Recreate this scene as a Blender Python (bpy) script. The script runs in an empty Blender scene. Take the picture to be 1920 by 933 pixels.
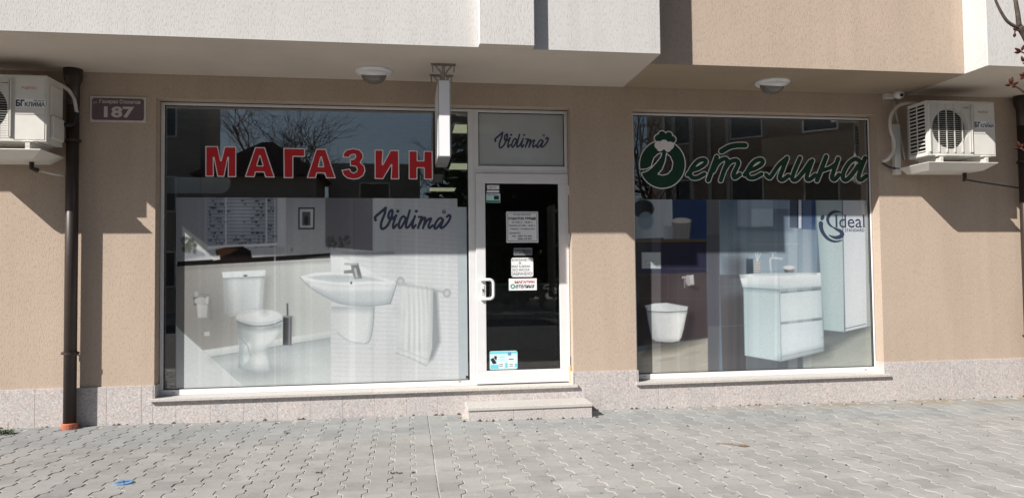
import bpy, math, random
import numpy as np
from mathutils import Matrix, Vector, Euler

random.seed(7); rng = np.random.default_rng(7)
S = bpy.context.scene
COL = S.collection
H = 1.34                                   # eye height above the pavement, metres

# ------------------------------------------------------------------ camera
FPX, YAW, PIT, ROL = 1348.09, 0.14627, 0.0353, -0.01104
CAM = np.array([0.0, -7.0, H])
Fv = np.array([math.sin(YAW)*math.cos(PIT), math.cos(YAW)*math.cos(PIT), math.sin(PIT)])
Rv = np.array([math.cos(YAW), -math.sin(YAW), 0.0]); Uv = np.cross(Rv, Fv)
R2 = Rv*math.cos(ROL)+Uv*math.sin(ROL); U2 = -Rv*math.sin(ROL)+Uv*math.cos(ROL)
cd = bpy.data.cameras.new('camera'); cam = bpy.data.objects.new('camera', cd); COL.objects.link(cam)
cd.sensor_width = 36; cd.lens = FPX/1920*36; cd.clip_end = 600; cd.clip_start = 0.05
M = Matrix.Identity(4)
for i in range(3):
    M[i][0] = R2[i]; M[i][1] = U2[i]; M[i][2] = -Fv[i]; M[i][3] = CAM[i]
cam.matrix_world = M
S.camera = cam

# ------------------------------------------------------------------ world, sun, exposure
SX, SZ = 1.45, 1.355                       # shadow shift on the wall per metre of depth
sun_dir = Vector((-SX, -1.0, SZ)).normalized()
elev = math.asin(sun_dir.z); azim = math.atan2(sun_dir.x, sun_dir.y)
W = bpy.data.worlds.new('World'); S.world = W; W.use_nodes = True
nt = W.node_tree
sky = nt.nodes.new('ShaderNodeTexSky'); sky.sky_type = 'NISHITA'; sky.sun_disc = False
sky.sun_elevation = elev; sky.sun_rotation = azim; sky.air_density = 1.0; sky.dust_density = 1.2; sky.ozone_density = 1.0
bg = nt.nodes['Background']; bg.inputs[1].default_value = 0.05
nt.links.new(sky.outputs[0], bg.inputs[0])
sl = bpy.data.lights.new('sun', 'SUN'); sl.energy = 5.0; sl.angle = math.radians(0.5); sl.color = (1.0, 0.955, 0.89)
so = bpy.data.objects.new('sun', sl); COL.objects.link(so)
so.rotation_euler = sun_dir.to_track_quat('Z', 'Y').to_euler(); so.location = (-20, -15, 20)
S.view_settings.view_transform = 'Standard'; S.view_settings.look = 'None'
S.view_settings.exposure = 0.48; S.view_settings.gamma = 1.0

# ------------------------------------------------------------------ helpers
def at(u, v, y):
    """a point of the photograph (1920 x 933) put on the plane at depth y -> (x, z)"""
    d = Fv+R2*(u-960)/FPX-U2*(v-466.5)/FPX
    t = (y-CAM[1])/d[1]; p = CAM+d*t
    return float(p[0]), float(p[2])
def on_ground(u, v, z):
    d = Fv+R2*(u-960)/FPX-U2*(v-466.5)/FPX
    t = (z-CAM[2])/d[2]; p = CAM+d*t
    return float(p[0]), float(p[1])
def project(X, Y, Z):
    dx, dy, dz = X-CAM[0], Y-CAM[1], Z-CAM[2]
    q = dx*Fv[0]+dy*Fv[1]+dz*Fv[2]
    return 960+FPX*(dx*R2[0]+dy*R2[1]+dz*R2[2])/q, 466.5-FPX*(dx*U2[0]+dy*U2[1]+dz*U2[2])/q
def gz(x, y):                              # the pavement falls to the right and a little to the street
    return 0.0045-0.0078*x+0.008*y

def lin(c):
    return tuple(((x/255.0)/12.92 if x/255.0 <= 0.04045 else ((x/255.0+0.055)/1.055)**2.4) for x in c)

class MB:
    def __init__(s): s.v = []; s.f = []; s.m = []
    def quad(s, pts, mi=0):
        b = len(s.v); s.v += [tuple(p) for p in pts]; s.f.append(tuple(range(b, b+len(pts)))); s.m.append(mi); return s
    def box(s, x0, x1, y0, y1, z0, z1, mi=0, mbot=None):
        b = len(s.v)
        s.v += [(x0,y0,z0),(x1,y0,z0),(x1,y1,z0),(x0,y1,z0),(x0,y0,z1),(x1,y0,z1),(x1,y1,z1),(x0,y1,z1)]
        for k, q in enumerate([(3,2,1,0),(4,5,6,7),(0,1,5,4),(1,2,6,5),(2,3,7,6),(3,0,4,7)]):
            s.f.append(tuple(b+i for i in q)); s.m.append(mbot if (k == 0 and mbot is not None) else mi)
        return s
    def tube(s, pts, rad, n=8, mi=0, cap=True):
        pts = [Vector(p) for p in pts]
        if not hasattr(rad, '__len__'): rad = [rad]*len(pts)
        prev = None; rings = []
        for i, p in enumerate(pts):
            t = (pts[min(i+1, len(pts)-1)]-pts[max(i-1, 0)])
            if t.length < 1e-9: t = Vector((0,0,1))
            t.normalize()
            if prev is None:
                a = Vector((0,0,1)) if abs(t.z) < 0.9 else Vector((1,0,0))
                prev = a.cross(t).normalized()
            e1 = (prev-t*prev.dot(t))
            if e1.length < 1e-6: e1 = t.orthogonal()
            e1.normalize(); e2 = t.cross(e1); prev = e1
            b = len(s.v); rings.append(b)
            for k in range(n):
                a = 2*math.pi*k/n
                s.v.append(tuple(p+e1*(rad[i]*math.cos(a))+e2*(rad[i]*math.sin(a))))
        for i in range(len(rings)-1):
            a, b = rings[i], rings[i+1]
            for k in range(n):
                s.f.append((a+k, a+(k+1) % n, b+(k+1) % n, b+k)); s.m.append(mi)
        if cap:
            s.f.append(tuple(rings[0]+k for k in reversed(range(n)))); s.m.append(mi)
            s.f.append(tuple(rings[-1]+k for k in range(n))); s.m.append(mi)
        return s
    def prism(s, poly, y0, y1, mi=0):      # polygon in x,z pushed from y0 to y1
        n = len(poly); b = len(s.v)
        s.v += [(x, y0, z) for x, z in poly]+[(x, y1, z) for x, z in poly]
        s.f.append(tuple(b+i for i in range(n))); s.m.append(mi)
        s.f.append(tuple(b+n+i for i in reversed(range(n)))); s.m.append(mi)
        for i in range(n):
            j = (i+1) % n; s.f.append((b+i, b+n+i, b+n+j, b+j)); s.m.append(mi)
        return s
    def mesh(s, name, mats):
        me = bpy.data.meshes.new(name); me.from_pydata(s.v, [], s.f)
        for m in (mats if isinstance(mats, (list, tuple)) else [mats]): me.materials.append(m)
        if any(s.m): me.polygons.foreach_set('material_index', s.m)
        me.validate(); me.update(); return me
    def build(s, name, mats, parent=None, bevel=0, smooth=False, seg=1):
        return put(name, s.mesh(name, mats), parent, bevel, smooth, seg)

def put(name, me, parent=None, bevel=0, smooth=False, seg=1):
    o = bpy.data.objects.new(name, me); COL.objects.link(o)
    if parent is not None: o.parent = parent
    if smooth: me.polygons.foreach_set('use_smooth', [True]*len(me.polygons))
    if bevel:
        b = o.modifiers.new('bevel', 'BEVEL'); b.width = bevel; b.segments = seg; b.limit_method = 'ANGLE'; b.angle_limit = math.radians(40)
    return o
def tag(o, label=None, cat=None, group=None, kind=None):
    if label: o['label'] = label
    if cat: o['category'] = cat
    if group: o['group'] = group
    if kind: o['kind'] = kind
    return o
def empty(name, loc=(0,0,0), rz=0):
    o = bpy.data.objects.new(name, None); COL.objects.link(o); o.location = loc; o.rotation_euler = (0,0,rz); o.empty_display_size = 0.1; return o
def kids(o): return [c for c in bpy.data.objects if c.parent == o]
def copy_tree(o, parent=None):
    c = o.copy(); COL.objects.link(c)
    if parent is not None: c.parent = parent
    for ch in kids(o): copy_tree(ch, c)
    return c

# ------------------------------------------------------------------ materials
def nodes(name):
    m = bpy.data.materials.new(name); m.use_nodes = True
    t = m.node_tree; b = t.nodes['Principled BSDF']
    return m, t, b
def N(t, kind, **kw):
    n = t.nodes.new(kind)
    for k, v in kw.items():
        if k.startswith('i_'):
            n.inputs[int(k[2:]) if k[2:].isdigit() else k[2:].replace('_', ' ')].default_value = v
        else: setattr(n, k, v)
    return n
def coords(t, scale, space='Object'):
    tc = N(t, 'ShaderNodeNewGeometry') if space == 'World' else N(t, 'ShaderNodeTexCoord')
    mp = N(t, 'ShaderNodeMapping'); mp.inputs['Scale'].default_value = scale
    t.links.new(tc.outputs['Position' if space == 'World' else space], mp.inputs[0]); return mp.outputs[0]
def ramp(t, src, stops):
    r = N(t, 'ShaderNodeValToRGB'); cr = r.color_ramp
    while len(cr.elements) < len(stops): cr.elements.new(0.5)
    for e, (p, c) in zip(cr.elements, stops):
        e.position = p; e.color = (*c, 1) if len(c) == 3 else c
    t.links.new(src, r.inputs[0]); return r.outputs[0]
def mix(t, fac, a, b, mode='MIX'):
    n = N(t, 'ShaderNodeMix', data_type='RGBA', blend_type=mode)
    for sock, val in ((n.inputs[0], fac), (n.inputs[6], a), (n.inputs[7], b)):
        if hasattr(val, 'links') or hasattr(val, 'is_linked'): t.links.new(val, sock)
        else: sock.default_value = val if not isinstance(val, tuple) else (*val[:3], 1)
    return n.outputs[2]
def noise(t, vec, scale, detail=4, rough=0.6):
    n = N(t, 'ShaderNodeTexNoise'); n.inputs['Scale'].default_value = scale; n.inputs['Detail'].default_value = detail; n.inputs['Roughness'].default_value = rough
    t.links.new(vec, n.inputs['Vector']); return n.outputs[0]
def bump(t, b, h, strength, dist):
    n = N(t, 'ShaderNodeBump'); n.inputs['Strength'].default_value = strength; n.inputs['Distance'].default_value = dist
    t.links.new(h, n.inputs['Height']); t.links.new(n.outputs[0], b.inputs['Normal'])

def plain(name, c, rough=0.5, metal=0.0, spec=0.5, var=0.08, scale=9.0, emit=None, es=1.0):
    m, t, b = nodes(name)
    b.inputs['Roughness'].default_value = rough; b.inputs['Metallic'].default_value = metal; b.inputs['Specular IOR Level'].default_value = spec
    v = coords(t, (1,1,1))
    f = noise(t, v, scale, 5)
    dark = tuple(x*(1-var*2) for x in c); lite = tuple(min(1, x*(1+var)) for x in c)
    t.links.new(ramp(t, f, [(0.3, dark), (0.7, lite)]), b.inputs['Base Color'])
    if emit: b.inputs['Emission Color'].default_value = (*emit, 1); b.inputs['Emission Strength'].default_value = es
    return m

def stucco(name, c, grain=1.0):
    m, t, b = nodes(name); b.inputs['Roughness'].default_value = 0.92; b.inputs['Specular IOR Level'].default_value = 0.2
    v = coords(t, (1,1,1), 'World')
    v1 = coords(t, (120, 120, 30), 'World'); v2 = coords(t, (260, 260, 110), 'World')
    n1 = noise(t, v1, 1.0, 2, 0.5); n2 = noise(t, v2, 1.0, 2, 0.5); big = noise(t, v, 0.9, 5, 0.6); mid = noise(t, coords(t, (3.0, 3.0, 0.7), 'World'), 1.0, 4, 0.6)
    groove = ramp(t, n1, [(0.36, (0,0,0)), (0.5, (1,1,1)), (0.66, (0.75,0.75,0.75))])
    base = ramp(t, big, [(0.3, tuple(x*0.93 for x in c)), (0.7, tuple(min(1, x*1.05) for x in c))])
    base = mix(t, 0.35, base, ramp(t, mid, [(0.3, tuple(x*0.90 for x in c)), (0.7, tuple(min(1, x*1.04) for x in c))]))
    drip = noise(t, coords(t, (7.0, 7.0, 0.45), 'World'), 1.0, 5, 0.65)
    base = mix(t, 0.32, base, ramp(t, drip, [(0.36, (0.86,0.855,0.85)), (0.52, (1,1,1)), (0.7, (1.03,1.03,1.03))]), 'MULTIPLY')
    spot = noise(t, coords(t, (2.3, 2.3, 2.3), 'World'), 1.0, 6, 0.7)
    base = mix(t, 0.2, base, ramp(t, spot, [(0.30, (0.84,0.83,0.82)), (0.42, (1,1,1))]), 'MULTIPLY')
    col = mix(t, 0.20*grain, base, groove, 'MULTIPLY')
    t.links.new(col, b.inputs['Base Color'])
    add = N(t, 'ShaderNodeMath', operation='MULTIPLY_ADD'); add.inputs[1].default_value = 0.35
    t.links.new(n2, add.inputs[0]); t.links.new(groove, add.inputs[2])
    bump(t, b, add.outputs[0], 0.5*grain, 0.0025)
    return m

def granite(name, c, contrast=1.0, sc=1.0):
    m, t, b = nodes(name); b.inputs['Roughness'].default_value = 0.55
    v = coords(t, (1,1,1), 'World')
    n1 = noise(t, v, 95*sc, 3, 0.7); n2 = noise(t, v, 38*sc, 2, 0.6); n3 = noise(t, v, 1.7, 3)
    k = contrast
    sp = ramp(t, n1, [(0.30, tuple(x*(1-0.55*k) for x in c)), (0.46, c), (0.56, tuple(x*1.05 for x in c)), (0.68, tuple(min(1, x*(1+0.5*k)) for x in c))])
    pk = ramp(t, n2, [(0.40, (0.90,0.92,0.94)), (0.52, (1,1,1)), (0.62, (1.0,0.93,0.91))])
    col = mix(t, 0.8, sp, pk, 'MULTIPLY')
    oi = N(t, 'ShaderNodeObjectInfo')
    col = mix(t, 1.0, col, ramp(t, oi.outputs['Random'], [(0.0, (0.95,0.95,0.96)), (1.0, (1.03,1.02,1.01))]), 'MULTIPLY')
    col = mix(t, 0.3, col, ramp(t, n3, [(0.3, (0.86,0.84,0.82)), (0.6, (1,1,1))]), 'MULTIPLY')
    t.links.new(col, b.inputs['Base Color']); bump(t, b, n1, 0.15, 0.002)
    return m

def paver_mat(name):
    m, t, b = nodes(name); b.inputs['Roughness'].default_value = 0.9; b.inputs['Specular IOR Level'].default_value = 0.25
    v = coords(t, (1,1,1), 'World')
    n1 = noise(t, v, 160, 3, 0.7); n2 = noise(t, v, 1.1, 4, 0.6); n3 = noise(t, v, 11, 4, 0.65)
    oi = N(t, 'ShaderNodeObjectInfo')
    at_ = N(t, 'ShaderNodeAttribute', attribute_name='tone')
    base = ramp(t, n2, [(0.35, (0.314,0.308,0.298)), (0.65, (0.370,0.362,0.350))])
    # the courses nearest the wall are a later, greyer batch
    sep = N(t, 'ShaderNodeSeparateXYZ'); t.links.new(v, sep.inputs[0])
    near = N(t, 'ShaderNodeMapRange'); near.inputs[1].default_value = -0.95; near.inputs[2].default_value = -0.75
    t.links.new(sep.outputs[1], near.inputs[0])
    base = mix(t, near.outputs[0], base, (0.305, 0.312, 0.312))
    rnd = N(t, 'ShaderNodeMath', operation='ADD'); t.links.new(oi.outputs['Random'], rnd.inputs[0]); t.links.new(at_.outputs['Fac'], rnd.inputs[1])
    fr = N(t, 'ShaderNodeMath', operation='FRACT'); t.links.new(rnd.outputs[0], fr.inputs[0])
    base = mix(t, 0.9, base, ramp(t, fr.outputs[0], [(0.0, (0.84,0.84,0.845)), (0.25, (0.95,0.95,0.95)), (0.75, (1.02,1.02,1.015)), (1.0, (1.11,1.105,1.095))]), 'MULTIPLY')
    base = mix(t, 0.55, base, ramp(t, n1, [(0.3, (0.78,0.78,0.78)), (0.65, (1.12,1.12,1.12))]), 'MULTIPLY')
    base = mix(t, 0.5, base, ramp(t, n3, [(0.28, (0.80,0.79,0.77)), (0.5, (1,1,1)), (0.75, (1.08,1.08,1.08))]), 'MULTIPLY')
    lime = noise(t, coords(t, (5.0, 16.0, 1), 'World'), 1.0, 5, 0.7)
    base = mix(t, ramp(t, lime, [(0.62, (0,0,0)), (0.74, (0.55,0.55,0.55))]), base, (0.52, 0.51, 0.49))
    blot = noise(t, coords(t, (1.9, 2.6, 1), 'World'), 1.3, 6, 0.7)
    base = mix(t, 0.75, base, ramp(t, blot, [(0.30, (0.74,0.73,0.71)), (0.44, (1,1,1))]), 'MULTIPLY')
    gum = noise(t, v, 21, 1, 0.4)
    base = mix(t, ramp(t, gum, [(0.225, (0.75,0.75,0.75)), (0.25, (0,0,0))]), base, (0.10, 0.098, 0.092))
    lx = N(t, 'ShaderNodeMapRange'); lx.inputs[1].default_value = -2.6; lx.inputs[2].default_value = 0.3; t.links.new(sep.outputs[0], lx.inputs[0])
    base = mix(t, lx.outputs[0], mix(t, 1.0, base, (0.86, 0.86, 0.87), 'MULTIPLY'), base)   # blocks toned darker and greyer towards the left
    # rusty damp stain along the wall at the right
    st = noise(t, coords(t, (1.2, 5.0, 1), 'World'), 1.6, 4, 0.6)
    wx = N(t, 'ShaderNodeMapRange'); wx.inputs[1].default_value = 2.4; wx.inputs[2].default_value = 4.2; t.links.new(sep.outputs[0], wx.inputs[0])
    wy = N(t, 'ShaderNodeMapRange'); wy.inputs[1].default_value = -0.5; wy.inputs[2].default_value = -0.12; t.links.new(sep.outputs[1], wy.inputs[0])
    mu = N(t, 'ShaderNodeMath', operation='MULTIPLY'); t.links.new(wx.outputs[0], mu.inputs[0]); t.links.new(wy.outputs[0], mu.inputs[1])
    mu2 = N(t, 'ShaderNodeMath', operation='MULTIPLY'); t.links.new(mu.outputs[0], mu2.inputs[0])
    rs = ramp(t, st, [(0.42, (0,0,0)), (0.62, (1,1,1))]); t.links.new(rs, mu2.inputs[1])
    base = mix(t, mu2.outputs[0], base, (0.27, 0.225, 0.16))
    t.links.new(base, b.inputs['Base Color']); bump(t, b, n1, 0.25, 0.002)
    return m

def glass_mat(name, refl=0.165, tint=(0.93,0.95,0.95)):
    m = bpy.data.materials.new(name); m.use_nodes = True; t = m.node_tree; t.nodes.clear()
    out = N(t, 'ShaderNodeOutputMaterial'); ms = N(t, 'ShaderNodeMixShader')
    tr = N(t, 'ShaderNodeBsdfTransparent'); tr.inputs[0].default_value = (*tint, 1)
    gl = N(t, 'ShaderNodeBsdfGlossy'); gl.inputs['Roughness'].default_value = 0.0
    lw = N(t, 'ShaderNodeLayerWeight'); lw.inputs[0].default_value = 0.5
    p = N(t, 'ShaderNodeMath', operation='POWER'); p.inputs[1].default_value = 5.0; t.links.new(lw.outputs['Facing'], p.inputs[0])
    ma = N(t, 'ShaderNodeMath', operation='MULTIPLY_ADD'); ma.inputs[1].default_value = 0.9; ma.inputs[2].default_value = refl
    t.links.new(p.outputs[0], ma.inputs[0]); t.links.new(ma.outputs[0], ms.inputs[0])
    t.links.new(tr.outputs[0], ms.inputs[1]); t.links.new(gl.outputs[0], ms.inputs[2]); t.links.new(ms.outputs[0], out.inputs[0])
    return m

def film_mat(name, c, opacity=0.8):
    m, t, b = nodes(name); b.inputs['Base Color'].default_value = (*c, 1); b.inputs['Roughness'].default_value = 0.5
    v = coords(t, (1,1,1)); f = noise(t, v, 6, 3)
    t.links.new(ramp(t, f, [(0.3, tuple(x*0.94 for x in c)), (0.7, tuple(x*1.04 for x in c))]), b.inputs['Base Color'])
    b.inputs['Alpha'].default_value = opacity
    return m

def print_mat(name):
    m, t, b = nodes(name); b.inputs['Roughness'].default_value = 0.10; b.inputs['Specular IOR Level'].default_value = 0.55
    a = N(t, 'ShaderNodeAttribute', attribute_name='print')
    v = coords(t, (1,1,1)); f = noise(t, v, 240, 2)
    t.links.new(mix(t, 0.35, a.outputs['Color'], ramp(t, f, [(0.3, (0.9,0.9,0.9)), (0.7, (1,1,1))]), 'MULTIPLY'), b.inputs['Base Color'])
    return m

MT = {}
MT['beige'] = stucco('beige_stucco', (0.495, 0.398, 0.322), 0.75)
MT['white'] = stucco('white_stucco', (0.615, 0.60, 0.59), 0.7)
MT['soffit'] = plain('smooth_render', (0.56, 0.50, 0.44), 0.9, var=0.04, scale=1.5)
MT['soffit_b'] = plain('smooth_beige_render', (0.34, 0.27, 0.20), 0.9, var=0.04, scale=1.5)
MT['granite'] = granite('pink_granite', (0.51, 0.478, 0.468), 0.9, 0.85)
MT['granite_sill'] = granite('grey_granite', (0.55, 0.53, 0.50), 0.7, 1.3)
MT['upvc'] = plain('white_plastic', (0.72, 0.72, 0.735), 0.28, var=0.02)
MT['rubber'] = plain('black_rubber', (0.015, 0.015, 0.016), 0.6)
MT['glass'] = glass_mat('window_glass')
MT['doorglass'] = glass_mat('door_glass', 0.085)
MT['film'] = film_mat('frosted_film', (0.50, 0.53, 0.545), 0.82)
MT['print'] = print_mat('printed_film')
MT['red'] = plain('red_vinyl', (0.50, 0.012, 0.016), 0.4, var=0.02)
MT['white_vinyl'] = plain('white_vinyl', (0.80, 0.76, 0.76), 0.4, var=0.01)
MT['green'] = plain('green_vinyl', (0.004, 0.042, 0.018), 0.4, var=0.02)
MT['navy'] = plain('navy_vinyl', (0.035, 0.045, 0.085), 0.45, var=0.02)
MT['greyvinyl'] = plain('grey_vinyl', (0.20, 0.24, 0.30), 0.45, var=0.02)
MT['ink'] = plain('black_ink', (0.02, 0.02, 0.035), 0.5, var=0.02)
MT['redink'] = plain('red_ink', (0.45, 0.03, 0.04), 0.5, var=0.02)
MT['paper'] = plain('white_paper', (0.80, 0.81, 0.83), 0.7, var=0.03)
MT['pipe'] = plain('brown_pipe', (0.040, 0.028, 0.024), 0.42, var=0.12, scale=3)
MT['orange'] = plain('orange_plastic', (0.50, 0.15, 0.08), 0.6, var=0.12, scale=20)
MT['acwhite'] = plain('painted_white_metal', (0.66, 0.645, 0.61), 0.42, var=0.03)
MT['acdark'] = plain('dark_cavity', (0.025, 0.025, 0.027), 0.7)
MT['fan'] = plain('grey_fan', (0.035, 0.035, 0.037), 0.5)
MT['hose'] = plain('white_hose', (0.62, 0.60, 0.56), 0.6)
MT['steel'] = plain('dull_steel', (0.36, 0.35, 0.34), 0.4, 0.8)
MT['lampglass'] = plain('smoked_glass', (0.17, 0.155, 0.14), 0.15, var=0.05)
MT['lampwhite'] = plain('lamp_white', (0.78, 0.78, 0.80), 0.35, var=0.03)
MT['signface'] = plain('sign_face', (0.84, 0.845, 0.87), 0.3, var=0.015)
MT['signframe'] = plain('sign_frame', (0.40, 0.41, 0.42), 0.35, 0.6)
MT['plate'] = plain('brown_plate', (0.145, 0.10, 0.122), 0.4, var=0.03)
MT['platetext'] = plain('plate_white', (0.60, 0.55, 0.54), 0.45, var=0.04)
MT['dark'] = plain('interior_dark', (0.45, 0.45, 0.46), 0.7)
MT['darkfloor'] = plain('interior_floor', (0.3, 0.3, 0.3), 0.4)
MT['counter'] = plain('counter_grey', (0.55, 0.55, 0.56), 0.5)
MT['panel'] = plain('pale_panel', (0.62, 0.68, 0.74), 0.5, var=0.02)
MT['troffer'] = plain('ceiling_light_panel', (0.8, 0.8, 0.6), 0.5, emit=lin((226, 228, 190)), es=0.36, var=0.01)
MT['sand'] = plain('joint_sand', (0.50, 0.47, 0.42), 0.95, var=0.2, scale=30)
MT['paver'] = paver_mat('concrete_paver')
MT['asphalt'] = plain('asphalt', (0.055, 0.055, 0.056), 0.9, var=0.2, scale=40)
MT['kerb'] = plain('concrete', (0.32, 0.31, 0.29), 0.9, var=0.1)
MT['blue'] = plain('blue_paint', (0.15, 0.30, 0.52), 0.6, var=0.25, scale=40)
MT['foam'] = plain('yellow_foam', (0.68, 0.47, 0.22), 0.9, var=0.1, scale=40)
MT['bark'] = plain('bark', (0.085, 0.062, 0.052), 0.85, var=0.3, scale=45)
MT['bud'] = plain('red_bud', (0.075, 0.022, 0.015), 0.85, spec=0.15, var=0.3, scale=90)
MT['leaf'] = plain('weed_green', (0.055, 0.085, 0.03), 0.7, var=0.3, scale=60)
MT['dryleaf'] = plain('dry_leaf', (0.22, 0.15, 0.10), 0.8, var=0.25, scale=60)
MT['needle'] = plain('evergreen', (0.035, 0.052, 0.022), 0.8, var=0.3, scale=12)
MT['house'] = stucco('house_render', (0.40, 0.36, 0.32)); MT['house2'] = stucco('brown_render', (0.36, 0.29, 0.22))
MT['roof'] = plain('roof_tile', (0.12, 0.06, 0.045), 0.8, var=0.2)
MT['winglass'] = plain('far_glass', (0.06, 0.065, 0.07), 0.2, var=0.1)
MT['cyan'] = plain('cyan_print', (0.16, 0.62, 0.72), 0.4, var=0.02)
MT['palecyan'] = plain('pale_print', (0.62, 0.82, 0.84), 0.4, var=0.02)
MT['greenprint'] = plain('green_print', (0.03, 0.30, 0.16), 0.5, var=0.02)
MT['greypaper'] = plain('grey_label', (0.17, 0.18, 0.19), 0.5, var=0.05)

# ------------------------------------------------------------------ flat lettering: distance fields turned into clean outlines
def sd_poly(px, py, pts):
    P = np.array(pts, float); d = np.full(px.shape, 1e18); s = np.ones(px.shape)
    n = len(P)
    for i in range(n):
        a = P[i]; b = P[i-1]; e = b-a; wx = px-a[0]; wy = py-a[1]
        tt = np.clip((wx*e[0]+wy*e[1])/max(e@e, 1e-12), 0, 1)
        bx = wx-e[0]*tt; by = wy-e[1]*tt; d = np.minimum(d, bx*bx+by*by)
        c1 = py >= a[1]; c2 = py < b[1]; c3 = e[0]*wy > e[1]*wx
        flip = (c1 & c2 & c3) | (~c1 & ~c2 & ~c3); s = np.where(flip, -s, s)
    return s*np.sqrt(d)
def sd_stroke(px, py, pts, r):
    P = np.array(pts, float); n = len(P)
    rr = np.array(r if hasattr(r, '__len__') else [r]*n, float)
    d = np.full(px.shape, 1e9)
    for i in range(n-1):
        a, b = P[i], P[i+1]; e = b-a
        tt = np.clip(((px-a[0])*e[0]+(py-a[1])*e[1])/max(e@e, 1e-12), 0, 1)
        dd = np.hypot(px-a[0]-e[0]*tt, py-a[1]-e[1]*tt)-(rr[i]+(rr[i+1]-rr[i])*tt)
        d = np.minimum(d, dd)
    return d
def sd_ell(px, py, cx, cy, rx, ry, rot=0):
    c, s = math.cos(rot), math.sin(rot); x = (px-cx)*c+(py-cy)*s; y = -(px-cx)*s+(py-cy)*c
    k = np.sqrt((x/rx)**2+(y/ry)**2)+1e-9
    return (k-1)*np.sqrt(x*x+y*y)/k if rx == ry else (k-1)*min(rx, ry)
def smooth(pts, n=6):
    P = [np.array(p, float) for p in pts]; P = [2*P[0]-P[1]]+P+[2*P[-1]-P[-2]]; out = []
    for i in range(1, len(P)-2):
        for k in range(n):
            t = k/n
            out.append(0.5*((2*P[i])+(-P[i-1]+P[i+1])*t+(2*P[i-1]-5*P[i]+4*P[i+1]-P[i+2])*t*t+(-P[i-1]+3*P[i]-3*P[i+1]+P[i+2])*t**3))
    out.append(P[-2]); return [tuple(p) for p in out]

def decal(name, field, box, y, level, m, parent=None, step=0.005):
    """flat print: the region where field(u, v) < level (photo pixels) as a clean-edged sheet at depth y"""
    u0, v0, u1, v1 = box
    cs = [at(u, v, y) for u, v in ((u0, v0), (u1, v0), (u0, v1), (u1, v1))]
    xs = np.arange(min(c[0] for c in cs), max(c[0] for c in cs)+step, step); zs = np.arange(min(c[1] for c in cs), max(c[1] for c in cs)+step, step)
    X, Z = np.meshgrid(xs, zs); U, V = project(X, np.full(X.shape, y), Z)
    f = field(U, V)-level
    verts = []; faces = []; key = {}
    ny, nx = f.shape
    def vert(k, x, z):
        if k not in key: key[k] = len(verts); verts.append((x, y, z))
        return key[k]
    ins = f < 0
    act = ins[:-1, :-1] | ins[1:, :-1] | ins[:-1, 1:] | ins[1:, 1:]
    full = ins[:-1, :-1] & ins[1:, :-1] & ins[:-1, 1:] & ins[1:, 1:]
    for j in range(ny-1):
        i = 0
        row = act[j]
        if not row.any(): continue
        for i in np.nonzero(row)[0]:
            cn = ((j, i), (j, i+1), (j+1, i+1), (j+1, i)); poly = []
            if full[j, i]:
                faces.append([vert(c, xs[c[1]], zs[c[0]]) for c in cn]); continue
            for q in range(4):
                a, b = cn[q], cn[(q+1) % 4]; fa, fb = f[a], f[b]
                if fa < 0: poly.append(vert(a, xs[a[1]], zs[a[0]]))
                if (fa < 0) != (fb < 0):
                    k = (a, b) if a < b else (b, a); w = fa/(fa-fb)
                    poly.append(vert(('e',)+k, xs[a[1]]+(xs[b[1]]-xs[a[1]])*w, zs[a[0]]+(zs[b[0]]-zs[a[0]])*w))
            if len(poly) > 2: faces.append(poly)
    me = bpy.data.meshes.new(name); me.from_pydata(verts, [], faces); me.materials.append(m); me.update()
    return put(name, me, parent)

def text(name, s, x0, x1, z0, z1, y, m, parent=None, bold=0.0, shear=0.0, local=False):
    cu = bpy.data.curves.new('text_tmp', 'FONT'); cu.body = s; cu.size = 1; cu.offset = bold; cu.shear = shear; cu.resolution_u = 3
    o = bpy.data.objects.new('text_tmp', cu); COL.objects.link(o)
    dg = bpy.context.evaluated_depsgraph_get(); dg.update()
    me = bpy.data.meshes.new_from_object(o.evaluated_get(dg)); bpy.data.objects.remove(o); bpy.data.curves.remove(cu)
    n = len(me.vertices); co = np.zeros(n*3); me.vertices.foreach_get('co', co); co = co.reshape(-1, 3)
    a = co.min(0); b = co.max(0)
    out = np.zeros_like(co)
    out[:, 0] = x0+(co[:, 0]-a[0])/(b[0]-a[0])*(x1-x0); out[:, 2] = z0+(co[:, 1]-a[1])/(b[1]-a[1])*(z1-z0); out[:, 1] = y
    me.vertices.foreach_set('co', out.ravel()); me.name = name; me.materials.clear(); me.materials.append(m); me.update()
    return put(name, me, parent)
def text_px(name, s, u0, v0, u1, v1, y, m, parent=None, bold=0.0, shear=0.0):
    x0, z0 = at(u0, v1, y); x1, z1 = at(u1, v0, y)
    return text(name, s, x0, x1, z0, z1, y, m, parent, bold, shear)

exec_order = []
# ================================================================== THE BUILDING
ZS = 1.885+H                               # soffit height
yA, yB, yC, yA2 = -1.100, -0.815, -1.095, -1.197
xA0, xA1, xB1 = -3.63, 2.190, 5.360
O1 = (-2.280, 1.635); O2 = (2.285, 5.000); OZ0, OZ1 = H-1.120, H+1.665
ZP = H-0.972                               # top of the granite plinth
YF, YG, YP = 0.125, 0.150, 0.1487           # frame face, glass, posters behind the glass

bld = empty('apartment_building')
tag(bld, 'beige apartment block with white stucco balconies above a ground-floor shop', 'building')
w = MB()
yb = 0.32
for x0, x1 in ((-12, O1[0]), (O1[1], O2[0]), (O2[1], 14)): w.box(x0, x1, 0, yb, ZP-0.02 if False else -0.3, ZS+0.2)
for a, b in (O1, O2):
    w.box(a, b, 0, yb, OZ1, ZS+0.2); w.box(a, b, 0, yb, -0.3, OZ0)
w.build('wall', MT['beige'], bld)
w = MB(); w.box(-12, 14, 0.0, 0.3, ZS+0.2, ZS+6.0); w.build('upper_wall', MT['beige'], bld)
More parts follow.
